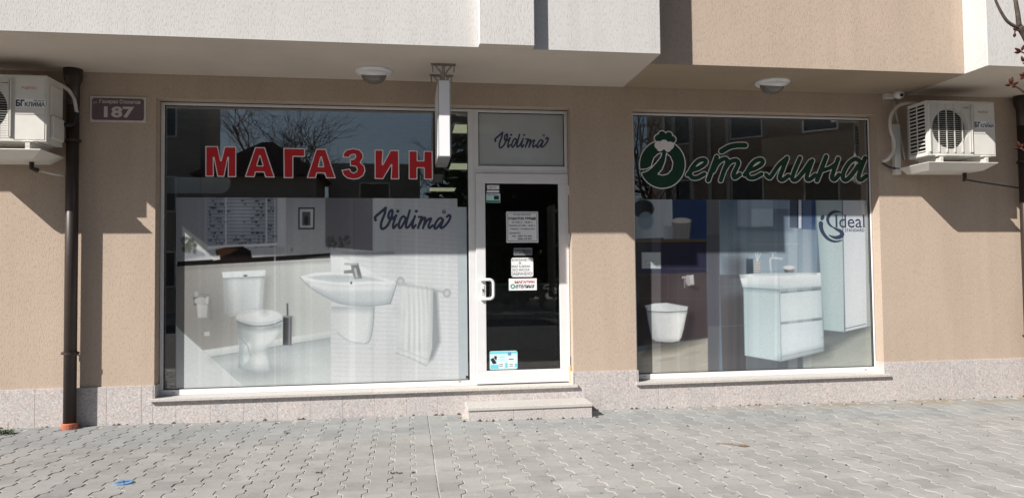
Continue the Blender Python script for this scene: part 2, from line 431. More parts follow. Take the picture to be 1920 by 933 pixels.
# projecting storeys: white, beige, white
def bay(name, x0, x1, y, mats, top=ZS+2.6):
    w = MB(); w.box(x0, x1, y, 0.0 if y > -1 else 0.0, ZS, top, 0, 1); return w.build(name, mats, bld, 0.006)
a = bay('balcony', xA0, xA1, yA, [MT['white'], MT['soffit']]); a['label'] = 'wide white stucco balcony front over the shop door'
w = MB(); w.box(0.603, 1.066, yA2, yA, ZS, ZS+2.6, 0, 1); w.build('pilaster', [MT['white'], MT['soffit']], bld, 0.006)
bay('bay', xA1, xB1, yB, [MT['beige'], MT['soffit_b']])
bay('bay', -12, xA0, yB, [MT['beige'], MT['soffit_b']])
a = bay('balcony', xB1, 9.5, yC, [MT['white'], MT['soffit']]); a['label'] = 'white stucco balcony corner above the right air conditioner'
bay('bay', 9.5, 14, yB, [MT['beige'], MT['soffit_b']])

# granite plinth tiles, one by one
def tile(x0, x1, zt, y0=-0.018, y1=0.0, name='plinth_tile', par=None):
    zb = min(gz(x0, 0), gz(x1, 0))-0.03
    w = MB(); w.box(x0+0.0007, x1-0.0007, y0, y1-0.0005, zb, zt); return w.build(name, MT['granite'], par or bld, 0.0015)
def tiles(x0, x1, zt, first):
    xs = [x0]; x = first
    while x < x1-0.03:
        if x > x0+0.03: xs.append(x)
        x += 0.297
    xs.append(x1)
    for a, b in zip(xs[:-1], xs[1:]): tile(a, b, zt)
tiles(-4.9, O1[0]-0.004, ZP, -4.757); tiles(O1[0]-0.004, O1[1]+0.004, OZ0+0.0, -2.085)
tiles(O1[1]+0.004, O2[0]-0.004, ZP, 1.90); tiles(O2[0]-0.004, O2[1]+0.004, OZ0+0.0, 2.505); tiles(O2[1]+0.004, 8.2, ZP, 5.18)
# granite returns inside the openings, below the plinth line
for xr, sg in ((O1[0], 1), (O1[1], -1), (O2[0], 1), (O2[1], -1)):
    w = MB(); w.box(min(xr, xr+sg*0.012), max(xr, xr+sg*0.012), -0.018, YF-0.002, OZ0+0.03, ZP); w.build('plinth_return', MT['granite'], bld, 0.0015)
# stone sills
for a, b in ((O1[0]-0.03, O1[1]+0.03), (O2[0]-0.022, O2[1]+0.04)):
    n = 2 if b-a > 3 else 1
    for k in range(n):
        w = MB(); w.box(a+(b-a)*k/n+0.001*k, a+(b-a)*(k+1)/n, -0.052, -0.019, OZ0+0.004, OZ0+0.030)
        xa = max(a+(b-a)*k/n+0.001*k, (O1 if a < 0 else O2)[0]); xb = min(a+(b-a)*(k+1)/n, (O1 if a < 0 else O2)[1])
        w.box(xa, xb, -0.019, YF+0.05, OZ0+0.004, OZ0+0.030); w.build('window_sill', MT['granite_sill'], bld, 0.002)
SILL = OZ0+0.030

# ------------------------------------------------------------------ windows
def bar(w, x0, x1, z0, z1, y0=YF, y1=YF+0.07): w.box(x0, x1, y0, y1, z0, z1)
def ring(w, x0, x1, z0, z1, l, r, b, t, y0, y1):
    w.box(x0, x1, y0, y1, z0, z0+b); w.box(x0, x1, y0, y1, z1-t, z1); w.box(x0, x0+l, y0, y1, z0+b, z1-t); w.box(x1-r, x1, y0, y1, z0+b, z1-t)
def window(name, x0, x1, z0, z1, l, r, b, t, paneM, label):
    w = MB(); ring(w, x0, x1, z0, z1, l, r, b, t, YF, YF+0.07); f = w.build(name, MT['upvc'], bld, 0.004, seg=2)
    w = MB(); g = 0.006; ring(w, x0+l, x1-r, z0+b, z1-t, g, g, g, g, YG-0.012, YG-0.001); w.build('gasket', MT['rubber'], f)
    w = MB(); w.box(x0+l+0.001, x1-r-0.001, YG, YG+0.006, z0+b+0.001, z1-t-0.001); w.build('pane', paneM, f)
    f['label'] = label
    return f
gl = at(309, 400, YG)[0]; gr = at(878.5, 450, YG)[0]; gt = at(600, 204, YG)[1]; gb = at(600, 720.5, YG)[1]
W1 = (O1[0]+0.004, at(890, 450, YF)[0], SILL, OZ1-0.008)
win1 = window('shop_window', W1[0], W1[1], W1[2], W1[3], gl-W1[0], W1[1]-gr, gb-W1[2], W1[3]-gt, MT['glass'], 'wide left display window with the red lettering')
gr2 = at(1631, 450, YG)[0]; gt2 = at(1400, 221, YG)[1]; gb2 = at(1400, 694, YG)[1]
W2 = (O2[0]+0.004, O2[1]-0.004, SILL, OZ1-0.008)
win2 = window('shop_window', W2[0], W2[1], W2[2], W2[3], 0.045, W2[1]-gr2, gb2-W2[2], W2[3]-gt2, MT['glass'], 'right display window with the green lettering')
# transom over the door
dx0 = W1[1]+0.0; dx1 = O1[1]-0.003
tz0 = at(980, 319.5, YF)[1]
tl = at(896.5, 260, YG)[0]; trr = at(1057, 260, YG)[0]; tt = at(980, 213, YG)[1]; tb = at(980, 312, YG)[1]
tran = window('transom_window', dx0, dx1, tz0, OZ1-0.008, tl-dx0, dx1-trr, tb-tz0, OZ1-0.008-tt, MT['glass'], 'frosted window above the shop door')
w = MB(); w.box(tl+0.008, trr-0.008, YG-0.0022, YG-0.0012, tb+0.008, tt-0.008); w.build('frosted_film', MT['film'], tran)
# door frame and door
w = MB(); dl = at(893, 520, YF)[0]; dr = at(1067, 520, YF)[0]; dtop = at(980, 326, YF)[1]
w.box(dx0, dl-0.002, YF, YF+0.07, SILL, tz0-0.001); w.box(dr+0.002, dx1, YF, YF+0.07, SILL, tz0-0.001); w.box(dl-0.002, dr+0.002, YF, YF+0.07, dtop+0.003, tz0-0.001)
w.build('door_frame', MT['upvc'], bld, 0.003)
YD = 0.108; dz0 = SILL+0.012; YDG = YD+0.028
d1 = at(910.5, 520, YDG)[0]; d2 = at(1048, 520, YDG)[0]; d3 = at(980, 344.5, YDG)[1]; d4 = at(980, 692, YDG)[1]
w = MB(); ring(w, dl, dr, dz0, dtop, d1-dl, dr-d2, d4-dz0, dtop-d3, YD, YD+0.06)
door = w.build('door', MT['upvc'], bld, 0.004, seg=2); door['label'] = 'white framed glazed shop door'
w = MB(); ring(w, d1, d2, d4, d3, 0.006, 0.006, 0.006, 0.006, YDG-0.010, YDG-0.001); w.build('gasket', MT['rubber'], door)
w = MB(); w.box(d1+0.001, d2-0.001, YDG, YDG+0.006, d4+0.001, d3-0.001); w.build('pane', MT['doorglass'], door)
hx, hz1 = at(904, 524, YD-0.01); hx2, hz2 = at(925, 524, YD-0.06); _, hz3 = at(904, 560, YD-0.01)
pts = [(hx, YD, hz1), (hx, YD-0.05, hz1)]
for k in range(7):
    a = k/6*math.pi/2; pts.append((hx+(hx2-hx)*0.62+(hx2-hx)*0.38*math.sin(a), YD-0.06, hz1-0.04*(1-math.cos(a))))
for k in range(7):
    a = (1-k/6)*math.pi/2; pts.append((hx+(hx2-hx)*0.62+(hx2-hx)*0.38*math.sin(a), YD-0.06, hz3+0.04*(1-math.cos(a))))
pts += [(hx, YD-0.05, hz3), (hx, YD, hz3)]
w = MB(); w.tube(pts, 0.0155, 10)
for z in (hz1, hz3): w.tube([(hx, YD-0.02, z), (hx, YD-0.0005, z)], 0.024, 12)
w.build('handle', MT['upvc'], door, smooth=True)
lx, lz = at(905.5, 543, YD); w = MB(); w.box(lx-0.014, lx+0.014, YD-0.006, YD-0.0005, lz-0.045, lz+0.045); w.build('lock_plate', MT['upvc'], door, 0.002)
w = MB(); w.tube([(lx, YD-0.012, lz), (lx, YD-0.006, lz)], 0.009, 10); w.box(lx-0.004, lx+0.004, YD-0.0075, YD-0.0062, lz-0.03, lz-0.008); w.build('lock', MT['acdark'], door)
for v in (357, 447, 676):
    x, z = at(1067.5, v, YD); w = MB(); w.tube([(x, YD-0.008, z-0.05), (x, YD-0.008, z+0.05)], 0.009, 8); w.box(x-0.018, x-0.004, YD-0.004, YD-0.0005, z-0.045, z+0.045); w.build('hinge', MT['upvc'], door)
x, z = at(1071, 700, YF); w = MB(); w.box(dx1-0.022, dx1+0.001, YF-0.035, YF-0.001, SILL+0.001, SILL+0.17); w.build('foam_filler', MT['foam'], bld, 0.006)
w = MB()
for win, u0, v0 in ((win1, 326, 735.5), (win1, 862, 714.5), (win2, 1209, 704.5), (win2, 1623, 692.5)):
    x, z = at(u0, v0, YF); w = MB(); w.box(x-0.012, x+0.012, YF-0.003, YF-0.0003, z-0.004, z+0.004); w.build('drain_cap', MT['steel'], win)
x, z = at(877, 706, YG); w = MB(); w.box(x-0.018, x+0.006, YG-0.004, YG-0.001, z-0.012, z+0.012); w.build('corner_block', MT['rubber'], win1)

# ------------------------------------------------------------------ the dark shop inside
w = MB(); iz0, iz1 = H-1.09, H+1.70
ix0, ix1, iy1 = -4.0, 6.0, 11.5
w.quad([(ix0, yb, iz0), (ix1, yb, iz0), (ix1, iy1, iz0), (ix0, iy1, iz0)]); tag(w.build('shop_floor', MT['darkfloor']), kind='structure')
w = MB(); w.box(ix0-0.1, ix0, yb, iy1, iz0-0.1, iz1+0.1); w.box(ix1, ix1+0.1, yb, iy1, iz0-0.1, iz1+0.1); w.box(ix0-0.1, ix1+0.1, iy1, iy1+0.1, iz0-0.1, iz1+0.1)
tag(w.build('shop_wall', MT['dark']), kind='structure')
w = MB(); w.box(ix0, ix1, yb+0.001, iy1, iz1, iz1+0.1); tag(w.build('shop_ceiling', MT['dark']), kind='structure')
labs = ['pale yellow ceiling light nearest the shop window', 'pale yellow ceiling light second from the window, behind the sign', 'pale yellow ceiling light third from the window', 'pale yellow ceiling light deepest in the shop']
for (x0, x1, y0, y1), lb in zip(((0.55, 1.06, 0.99, 1.50), (0.68, 1.17, 3.80, 4.46), (0.468, 0.96, 6.85, 7.47), (0.42, 0.95, 9.75, 10.4)), labs):
    w = MB(); w.box(x0, x1, y0, y1, iz1-0.012, iz1-0.002); r = w.build('ceiling_light', MT['troffer']); tag(r, lb, 'ceiling light', 'ceiling lights in the shop')
    w = MB(); ring(w, x0-0.02, x1+0.02, y0-0.02, y1+0.02, 0.019, 0.019, 0.019, 0.019, 0, 0.018)
    w.v = [(a, c, iz1-0.02+b) for a, b, c in w.v]; w.build('light_frame', MT['upvc'], r)
c = empty('shop_counter', (1.0, 3.2, iz0)); tag(c, 'grey shop counter in the dark beyond the door', 'counter')
w = MB(); w.box(-0.9, 1.1, 0, 0.6, 0, 0.92); w.build('counter_body', MT['counter'], c, 0.01)
w = MB(); w.box(-0.95, 1.15, -0.05, 0.65, 0.921, 0.96); w.build('counter_top', MT['panel'], c, 0.005)
c = empty('display_shelf', (1.9, 2.2, iz0)); tag(c, 'dark display shelf at the right behind the door glass', 'shelf')
for xs_ in (0, 1.17):
    w = MB(); w.box(xs_, xs_+0.03, 0, 0.4, 0, 2.0); w.build('side_panel', MT['counter'], c)
for k in range(5):
    w = MB(); w.box(0.031, 1.169, 0, 0.4, 0.1+k*0.45, 0.13+k*0.45); w.build('shelf_board', MT['counter'], c)
x0, z0 = at(313, 362, 0.45); x1, z1 = at(431, 333, 0.45)
w = MB(); pl = [(x0-0.5, z0), (x1-0.10, z0)]
for k in range(1, 7): a = -math.pi/2+k/6*math.pi/2; pl.append((x1-0.10+0.10*math.cos(a), z0+0.10+0.10*math.sin(a)))
pl += [(x1, z1-0.02), (x1-0.02, z1), (x0-0.5, z1)]
w.prism(pl, 0.45, 0.48); tag(w.build('reflection_board', MT['panel']), 'pale blue-grey board with a rounded corner, added in place of a reflection in the left window', 'board')  # solid board added to stand in for a pale reflection in the glass
MATX = []

# ================================================================== POSTERS: flat printed films behind the glass
class Canvas:
    def __init__(s, x0, x1, z0, z1, y, nx, nz, bgc):
        s.y = y; s.nx, s.nz = nx, nz
        X, Z = np.meshgrid(np.linspace(x0, x1, nx), np.linspace(z0, z1, nz)); s.X, s.Z = X, Z
        s.u, s.v = project(X, np.full(X.shape, y), Z)
        s.c = np.zeros((nz, nx, 3)); s.c[:] = np.array(bgc)/255.0
    def blend(s, sd, col, blur=0.8, op=1.0):
        a = np.clip(0.5-sd/(2*blur), 0, 1)*op
        if callable(col): col = col(s.u, s.v)
        else: col = np.array(col)/255.0
        s.c = s.c*(1-a[..., None])+col*a[..., None]
    def poly(s, pts, col, blur=0.8, op=1.0): s.blend(sd_poly(s.u, s.v, pts), col, blur, op)
    def stroke(s, pts, r, col, blur=0.8, op=1.0): s.blend(sd_stroke(s.u, s.v, pts, r), col, blur, op)
    def ell(s, cx, cy, rx, ry, col, blur=0.8, op=1.0, rot=0): s.blend(sd_ell(s.u, s.v, cx, cy, rx, ry, rot), col, blur, op)
    def clip(s, pts, sd, col, blur, op):      # soft tone kept inside an outline
        m_ = np.clip(0.5-sd_poly(s.u, s.v, pts)/1.6, 0, 1); a = np.clip(0.5-sd/(2*blur), 0, 1)*op*m_
        s.c = s.c*(1-a[..., None])+np.array(col)/255.0*a[..., None]
    def film(s, seed, n, strength):           # the faint upright bands of the film strips, and its mottling
        rg = np.random.default_rng(seed); u0, u1 = s.u.min(), s.u.max()
        for k in range(n):
            c = u0+rg.random()*(u1-u0); wd_ = 2+rg.random()*16; g = strength*(rg.random()-0.42)
            a = np.clip(0.5-(np.abs(s.u-c)-wd_/2)/1.6, 0, 1)*g; s.c = s.c*(1+a[..., None])
        for k in range(14):
            fu, fv, ph = rg.normal(0, 0.03), rg.normal(0, 0.02), rg.random()*6.28; s.c *= 1+0.006*np.sin(s.u*fu+s.v*fv+ph)[..., None]
    def grain(s, amp):
        s.c *= 1+rng.normal(0, amp, s.c.shape[:2])[..., None]
    def build(s, name, parent=None):
        nx, nz = s.nx, s.nz
        co = np.stack([s.X, np.full(s.X.shape, s.y), s.Z], -1).reshape(-1, 3)
        idx = np.arange(nx*nz).reshape(nz, nx)
        q = np.stack([idx[:-1, :-1], idx[:-1, 1:], idx[1:, 1:], idx[1:, :-1]], -1).reshape(-1, 4)
        me = bpy.data.meshes.new(name); me.vertices.add(len(co)); me.vertices.foreach_set('co', co.ravel())
        me.loops.add(q.size); me.loops.foreach_set('vertex_index', q.ravel()); me.polygons.add(len(q))
        me.polygons.foreach_set('loop_start', np.arange(len(q))*4); me.polygons.foreach_set('loop_total', np.full(len(q), 4))
        c = np.clip(s.c, 0, 1); c = np.where(c <= 0.04045, c/12.92, ((c+0.055)/1.055)**2.4)*np.array((0.675, 0.69, 0.705))
        at_ = me.color_attributes.new('print', 'FLOAT_COLOR', 'POINT')
        at_.data.foreach_set('color', np.concatenate([c.reshape(-1, 3), np.ones((len(co), 1))], 1).ravel().astype(np.float32))
        me.update(); me.validate(); me.materials.append(MT['print'])
        return put(name, me, parent)
def vgrad(v0, c0, v1, c1):
    a0, a1 = np.array(c0)/255.0, np.array(c1)/255.0
    return lambda u, v: a0+(a1-a0)*np.clip((v-v0)/(v1-v0), 0, 1)[..., None]
def ugrad(u0, c0, u1, c1):
    a0, a1 = np.array(c0)/255.0, np.array(c1)/255.0
    return lambda u, v: a0+(a1-a0)*np.clip((u-u0)/(u1-u0), 0, 1)[..., None]

# --- left poster: bathroom with wc, basin and towel
px0 = at(330, 500, YP)[0]; px1 = at(858.5, 500, YP)[0]; pz1 = at(600, 371, YP)[1]; pz0 = gb+0.007
C1 = Canvas(px0, px1, pz0, pz1, YP, 470, 312, (196, 197, 196))
C = C1
q = lambda x, y: (280+x/2.17, 330+y/2.17)        # two working grids used while measuring the print
r_ = lambda x, y: (600+x/2.169, 330+y/2.169)
C.poly([(320,360),(620,360),(620,480),(320,492)], vgrad(370, (172,174,180), 480, (196,198,200)), 1)
C.poly([(320,495),(620,480),(620,740),(320,740)], ugrad(330, (152,149,145), 560, (204,209,206)), 1)
C.poly([(330,360),(385,360),(385,480),(330,490)], (150,153,160), 3)
# venetian blind in the window
C.poly([(386,362),(534,362),(534,472),(386,480)], (158,164,178), 1)
C.ell(452, 400, 26, 34, (200,206,218), 16, 0.7)
for k in range(16):
    v = 366+k*6.7
    C.poly([(388,v),(520,v-0.3),(520,v+2.0),(388,v+2.3)], (128,134,142), 0.8, 0.7)
for k in range(210):
    uu = 390+rng.random()*126; vv = 367+int(rng.random()*15)*6.7+1
    if 428 < uu < 472 and vv < 445 and rng.random() < 0.85: continue
    C.ell(uu, vv+0.6+rng.random()*1.4, 0.8+2.4*rng.random()**2, 0.9+0.9*rng.random(), (40,48,44), 1.1, 0.75)
for uu in (422, 498): C.poly([(uu,362),(uu+3,362),(uu+3,462),(uu,462)], (208,210,216), 0.8)
C.poly([(520,362),(536,362),(536,476),(520,474)], (206,210,214), 1)
C.poly([(388,461),(520,455),(520,460),(388,468)], (232,234,238), 0.8)
C.poly([(386,468),(534,462),(534,474),(386,482)], (188,192,196), 1)
C.poly([(342,424),(390,460),(386,476),(342,452)], (214,216,214), 1.5, 0.8)
for k in range(30): C.ell(340+rng.random()*26, 446+rng.random()*26, 3, 5, (88,92,84), 1.2, 0.6, rng.random()*3)
# picture
C.poly([(559.5,389),(590,389),(589.5,429.5),(559.5,429.5)], (50,48,50), 0.8); C.poly([(562,391.5),(587.5,391.5),(587,427),(562,427)], (206,206,208), 0.7)
C.poly([(566.5,397),(582,397),(582,422.5),(566.5,422.5)], (96,98,106), 0.8); C.ell(574,413,4,9,(58,60,66),1)
# ledge and things on it
C.poly([(332,490),(619,474.5),(619,483.5),(332,499)], (30,27,28), 0.8)
C.poly([(404,470),(420,464),(455,461.5),(470,470),(474,488),(440,492),(410,490)], (34,28,27), 1)
C.poly([(405,467),(425,464),(448,466),(430,476),(408,482)], (116,82,62), 2, 0.9)
C.poly([(396,480),(412,478),(413,486),(400,488)], (214,214,214), 1)
C.ell(547,468,6.5,8,(206,206,204),1); C.ell(547,468,3.5,5,(170,168,166),1.5)
for uu, hh in ((560,12),(566,15),(575,9),(583,6)): C.poly([(uu,475.5-hh),(uu+5,475.5-hh),(uu+5,475.5),(uu,476)], (196,196,198), 1)
# floor and skirting
C.poly([(388,658),(620,621),(620,740),(330,740)], vgrad(630, (186,195,196), 720, (204,210,210)), 1.2)
C.poly([(380,656),(620,620),(620,632),(396,668)], (216,221,220), 1)
C.stroke([(396,669),(620,633)], 0.8, (158,164,164), 0.8)
# paper holder
C.stroke([(361,553),(372,551),(392,553)], 2.0, (150,150,152), 0.8); C.poly([(362,557),(391,556),(392,570),(364,572)], (96,94,92), 1.2)
C.ell(368,551,4,5,(190,190,192),0.8); C.ell(377,564,13,7.5,(208,208,206),1.2); C.poly([(369,570),(389,571),(388,595),(371,595)], (224,226,226), 0.9); C.poly([(386,556),(392,556),(391,570),(386,570)], (230,230,230), 0.8)
C.poly([(383,622),(393,621),(393,629),(383,629)], (226,226,222), 0.8)
# wc: cistern, lid, seat, bowl, foot
C.ell(468,700,60,12,(168,176,176),9,0.6)
C.poly([q(300,415),q(470,408),q(458,545),q(330,572),q(308,556)], ugrad(418, (204,212,213), 500, (224,230,231)), 1)
C.poly([q(455,410),q(470,408),q(458,545),q(445,548)], (196,206,207), 3, 0.8)
C.poly([q(295,390),q(473,381),q(472,408),q(300,416)], (232,237,238), 0.9); C.stroke([q(300,416),q(470,408.5)], 0.7, (150,158,160), 0.7)
C.ell(460,516.5,4,1.6,(92,92,94),0.7)
body = [q(356,585),q(362,640),q(366,690),q(364,740),q(362,778),q(400,797),q(470,796),q(500,784),q(488,735),q(483,700),q(512,662),q(536,625),q(541,592),q(450,612)]
C.poly(body, ugrad(444, (176,187,188), 505, (228,234,234)), 1)
C.poly([q(362,640),q(392,668),q(412,705),q(408,745),q(385,770),q(364,760)], (204,213,214), 1.5); C.ell(*q(398,715),7,19,(228,234,234),1.5,0.9,0.2); C.stroke([q(365,650),q(400,690),q(412,730)], 0.8, (160,170,172), 0.9)
C.stroke([q(480,705),q(488,745),q(496,782)], 3.5, (188,198,198), 3, 0.8)
C.ell(*q(447,577),44,14.8,(186,196,198),1); C.ell(*q(447,572),43.5,14.5,(226,232,233),1); C.stroke(smooth([q(356,590),q(400,606),q(450,611),q(500,604),q(540,588)]), 0.9, (118,126,128), 0.7)
C.stroke(smooth([q(362,580),q(400,593),q(450,597),q(500,592),q(534,578)]), 0.8, (196,205,206), 1)
# brush
C.poly([q(558,517),q(565,517),q(566,572),q(559,572)], (104,104,108), 0.8); C.poly([q(544,572),q(581,569),q(579,688),q(543,686)], ugrad(530, (58,58,62), 547, (120,121,126)), 0.8); C.ell(*q(562,571),8.5,2,(150,150,154),0.8); C.poly([q(568,572),q(571,572),q(570,688),q(567,688)], (170,170,174), 0.7)
# white bath edge in front
C.poly([(330,610),(337,619),(457,727),(330,745)], (214,218,218), 0.8); C.stroke([(330,611),(337,619),(458,727)], 0.8, (226,230,230), 0.8)
# film seams
C.poly([(514,360),(517,360),(517,740),(514,740)], (226,230,230), 0.8, 0.5); C.poly([(573,484),(622,478),(622,740),(573,740)], (226,230,229), 1, 0.25)
# tiled wall at the right
tw = [(620.5,360),(870,360),(870,740),(620.5,740)]
C.poly(tw, vgrad(380, (206,210,216), 520, (226,229,231)), 0.8)
def tile_line(u): return 0.072*(u-620)
for k in range(46):
    v = 366+k*8.7
    sl_ = 0.085-0.0002*(v-366)
    C.stroke([(621,v-10),(860,v-10+239*sl_)], 0.45, (186,191,195), 0.7, 0.5)
for k in range(5):
    for j in range(44):
        if (j+k) % 2: continue
        uu = 655+k*52; v = 356+j*8.7+0.07*(uu-621)
        C.stroke([(uu,v),(uu,v+8.7)], 0.35, (196,200,204), 0.6, 0.5)
# wall cupboards
C.poly([(610,360),(699,360),(699,470),(610,462)], ugrad(612, (122,122,128), 699, (140,140,147)), 0.8); C.stroke([(664,360),(664,468)], 0.6, (104,104,110), 0.7)
C.poly([(699,360),(738.5,360),(738,470.5),(699,472.5)], (214,219,222), 0.8); C.poly([(699,473),(738,471),(740,476),(690,482),(640,474)], (168,174,178), 2.5, 0.8)
for k in range(34): C.ell(614+rng.random()*46, 443+rng.random()*20, 1.5+3*rng.random(), 1.2+2*rng.random(), (84,86,84), 1.2, 0.6, rng.random()*3)
# basin
C.poly([(621,572),(702,572),(699,610),(694,637),(688,643),(655,638),(632,622),(621,598)], ugrad(621, (226,230,231), 702, (231,235,236)), 1.6)
C.stroke(smooth([(702,575),(699,612),(693,638),(686,643)]), 0.9, (168,176,180), 0.8); C.stroke(smooth([(686,644),(655,639),(632,623)]), 0.8, (190,198,202), 1)
C.poly([(621,480),(640,482),(744,530),(732,569),(690,573.5),(640,569),(605,553),(575,534),(562,518),(590,511),(622,509)], vgrad(505, (234,238,239), 570, (204,212,215)), 0.9)
C.poly(smooth([(563,518),(600,512),(640,511),(690,514),(743,528),(741,534),(700,531),(650,534),(605,530),(572,525),(563,518)]), (240,243,244), 0.8)
C.poly(smooth([(577,519),(610,515.5),(650,516),(690,519),(722,527),(690,527),(640,529),(600,525),(577,519)]), (206,214,217), 1.6)
C.stroke(smooth([(562,519),(580,537),(605,553),(640,569),(690,573.5),(732,569)]), 0.8, (168,177,180), 0.9); C.stroke([(732,569),(744,531)], 0.8, (150,158,162), 0.8)
C.ell(658.5,530,1.8,2.4,(84,86,88),0.7)
C.poly([r_(100,353),r_(155,353),r_(172,415),r_(140,418),r_(132,395),r_(98,396),r_(96,384),r_(128,380),r_(125,362),r_(100,360)], ugrad(644, (150,153,156), 676, (120,122,126)), 0.8)
C.stroke([r_(104,357),r_(150,357)], 1.3, (196,198,200), 0.8); C.stroke([r_(143,378),r_(150,410)], 2, (200,202,205), 1.2)
# towel on its rail
C.stroke([(744,528),(840,548)], 2.0, (176,180,184), 0.8); C.stroke([(744,527),(840,547)], 0.7, (226,228,230), 0.7)
for cx_, cy_ in ((751,527),(838,549)): C.ell(cx_, cy_, 7.5, 8.5, (188,191,194), 1); C.ell(cx_, cy_, 4, 4.5, (214,216,218), 1)
C.poly([(810,541),(820,548),(826,640),(812,672),(800,682)], (150,156,160), 3.5, 0.85)
C.poly([(750,532),(770,533),(790,536),(812,541),(810,652),(801,686),(770,672),(743,662),(746,610)], (222,227,228), 1.0)
for k, (ua, ub, dk) in enumerate(((756,752,206),(764,766,196),(772,777,206),(781,786,194),(790,793,208),(800,801,194),(807,805,204))):
    C.stroke(smooth([(ua,536),((ua+ub)/2+2,590),(ub,655)]), [0.8,1.8,2.6]*1+[2.6]*(len(smooth([(0,0),(1,1),(2,2)]))-3), (dk,dk+6,dk+7), 2.2, 0.8)
C.stroke(smooth([(743,661),(770,671),(800,685)]), 1, (180,186,188), 1)
cis = [q(300,415),q(470,408),q(458,545),q(330,572),q(308,556)]
C.clip(cis, sd_stroke(C.u, C.v, [q(304,415),q(318,560)], 5), (150,160,164), 7, 0.55); C.clip(cis, sd_stroke(C.u, C.v, [q(300,418),q(470,411)], 2), (160,168,170), 3, 0.6); C.clip(cis, sd_stroke(C.u, C.v, [q(345,430),q(350,560)], 5), (246,248,248), 8, 0.5)
C.clip(cis, sd_stroke(C.u, C.v, [q(330,575),q(460,545)], 4), (164,174,176), 6, 0.5)
C.clip(body, sd_stroke(C.u, C.v, [q(356,600),q(450,624),q(545,606)], 4), (132,142,144), 5, 0.7); C.clip(body, sd_stroke(C.u, C.v, smooth([q(358,600),q(366,690),q(362,780)]), 4), (140,150,154), 6, 0.55)
C.clip(body, sd_stroke(C.u, C.v, smooth([q(545,600),q(520,665),q(480,705),q(494,740),q(504,790)]), 3), (150,160,163), 6, 0.6); C.clip(body, sd_ell(C.u, C.v, *q(452,680), 12, 34), (246,248,248), 12, 0.55); C.clip(body, sd_ell(C.u, C.v, *q(440,760), 7, 22), (242,245,245), 8, 0.5); C.clip(body, sd_stroke(C.u, C.v, [q(362,795),q(500,800)], 3), (130,138,140), 5, 0.5)
lid = [(C_[0], C_[1]) for C_ in [(486+43.5*math.cos(a_*0.2094), 593.6+14.5*math.sin(a_*0.2094)) for a_ in range(30)]]
C.clip(lid, sd_ell(C.u, C.v, 478, 589, 24, 6), (248,250,250), 8, 0.6)
flo = [(388,658),(620,621),(620,740),(330,740)]
C.clip(flo, sd_ell(C.u, C.v, 520, 694, 40, 7), (150,160,162), 9, 0.5); C.clip(flo, sd_stroke(C.u, C.v, [(396,672),(620,636)], 5), (160,168,170), 8, 0.45); C.clip(flo, sd_ell(C.u, C.v, 560, 700, 40, 24), (220,226,226), 22, 0.5)
wl_ = [(332,499),(619,484),(619,620),(388,656),(332,612)]
C.clip(wl_, sd_stroke(C.u, C.v, [q(476,420),q(468,550)], 4), (140,140,138), 9, 0.5); C.clip(wl_, sd_stroke(C.u, C.v, [(332,503),(619,488)], 2), (120,118,116), 5, 0.5); C.clip(wl_, sd_ell(C.u, C.v, 400, 590, 50, 50), (138,136,133), 40, 0.45); C.clip(wl_, sd_stroke(C.u, C.v, [q(584,580),q(584,690)], 2), (140,140,140), 6, 0.5); C.clip(wl_, sd_stroke(C.u, C.v, [(394,560),(396,596)], 2), (128,126,124), 4, 0.5)
bas = [(621,480),(640,482),(744,530),(732,569),(690,573.5),(640,569),(605,553),(575,534),(562,518),(590,511),(622,509)]
C.clip(bas, sd_stroke(C.u, C.v, smooth([(575,538),(605,557),(640,573),(690,577),(732,572)]), 5), (150,160,164), 9, 0.6); C.clip(bas, sd_stroke(C.u, C.v, smooth([(585,533),(630,541),(690,540),(738,540)]), 2.5), (248,250,250), 5, 0.7); C.clip(bas, sd_stroke(C.u, C.v, [(742,534),(731,570)], 2), (160,168,172), 6, 0.5); C.clip(bas, sd_ell(C.u, C.v, 655, 519, 44, 2.5), (184,192,196), 4, 0.5)
ped = [(621,574),(702,574),(699,612),(694,637),(688,643),(655,638),(632,622),(621,598)]
C.clip(ped, sd_stroke(C.u, C.v, [(621,576),(702,578)], 4), (160,169,173), 8, 0.65); C.clip(ped, sd_stroke(C.u, C.v, [(701,580),(692,640)], 2), (168,177,181), 6, 0.55); C.clip(ped, sd_stroke(C.u, C.v, [(664,590),(662,635)], 8), (246,248,248), 14, 0.5)
rw = [(739,360),(858,360),(858,740),(622,740),(622,650),(700,650),(745,560)]
C.clip(rw, sd_stroke(C.u, C.v, smooth([(704,585),(702,615),(694,648)]), 3), (184,190,194), 8, 0.5); C.clip(rw, sd_ell(C.u, C.v, 690, 700, 60, 30), (240,242,243), 40, 0.5); C.clip(rw, sd_stroke(C.u, C.v, [(738,575),(752,590)], 5), (190,196,200), 10, 0.4)
tow = [(750,532),(770,533),(790,536),(812,541),(810,652),(801,686),(770,672),(743,662),(746,610)]
for k, (ua, ub) in enumerate(((753,747),(760,757),(769,768),(777,779),(785,788),(794,796),(803,801))):
    C.clip(tow, sd_stroke(C.u, C.v, smooth([(ua+3,538),((ua+ub)/2+4+(k%2)*2,592),(ub+4,676)]), 1.6), (250,251,251), 3, 0.55)
C.clip(tow, sd_stroke(C.u, C.v, [(752,533),(812,542)], 1.5), (166,172,176), 3, 0.6); C.clip(tow, sd_stroke(C.u, C.v, [(742,650),(802,674)], 1.0), (200,205,207), 1.5, 0.7); C.clip(tow, sd_stroke(C.u, C.v, [(812,541),(804,686)], 2), (176,183,187), 5, 0.6)
C.film(3, 26, 0.07)
C.grain(0.018)
post1 = empty('poster', (0, 0, 0)); tag(post1, 'large bathroom poster with a white toilet, washbasin and towel in the left window', 'poster', 'window posters')
C1.build('printed_sheet', post1)
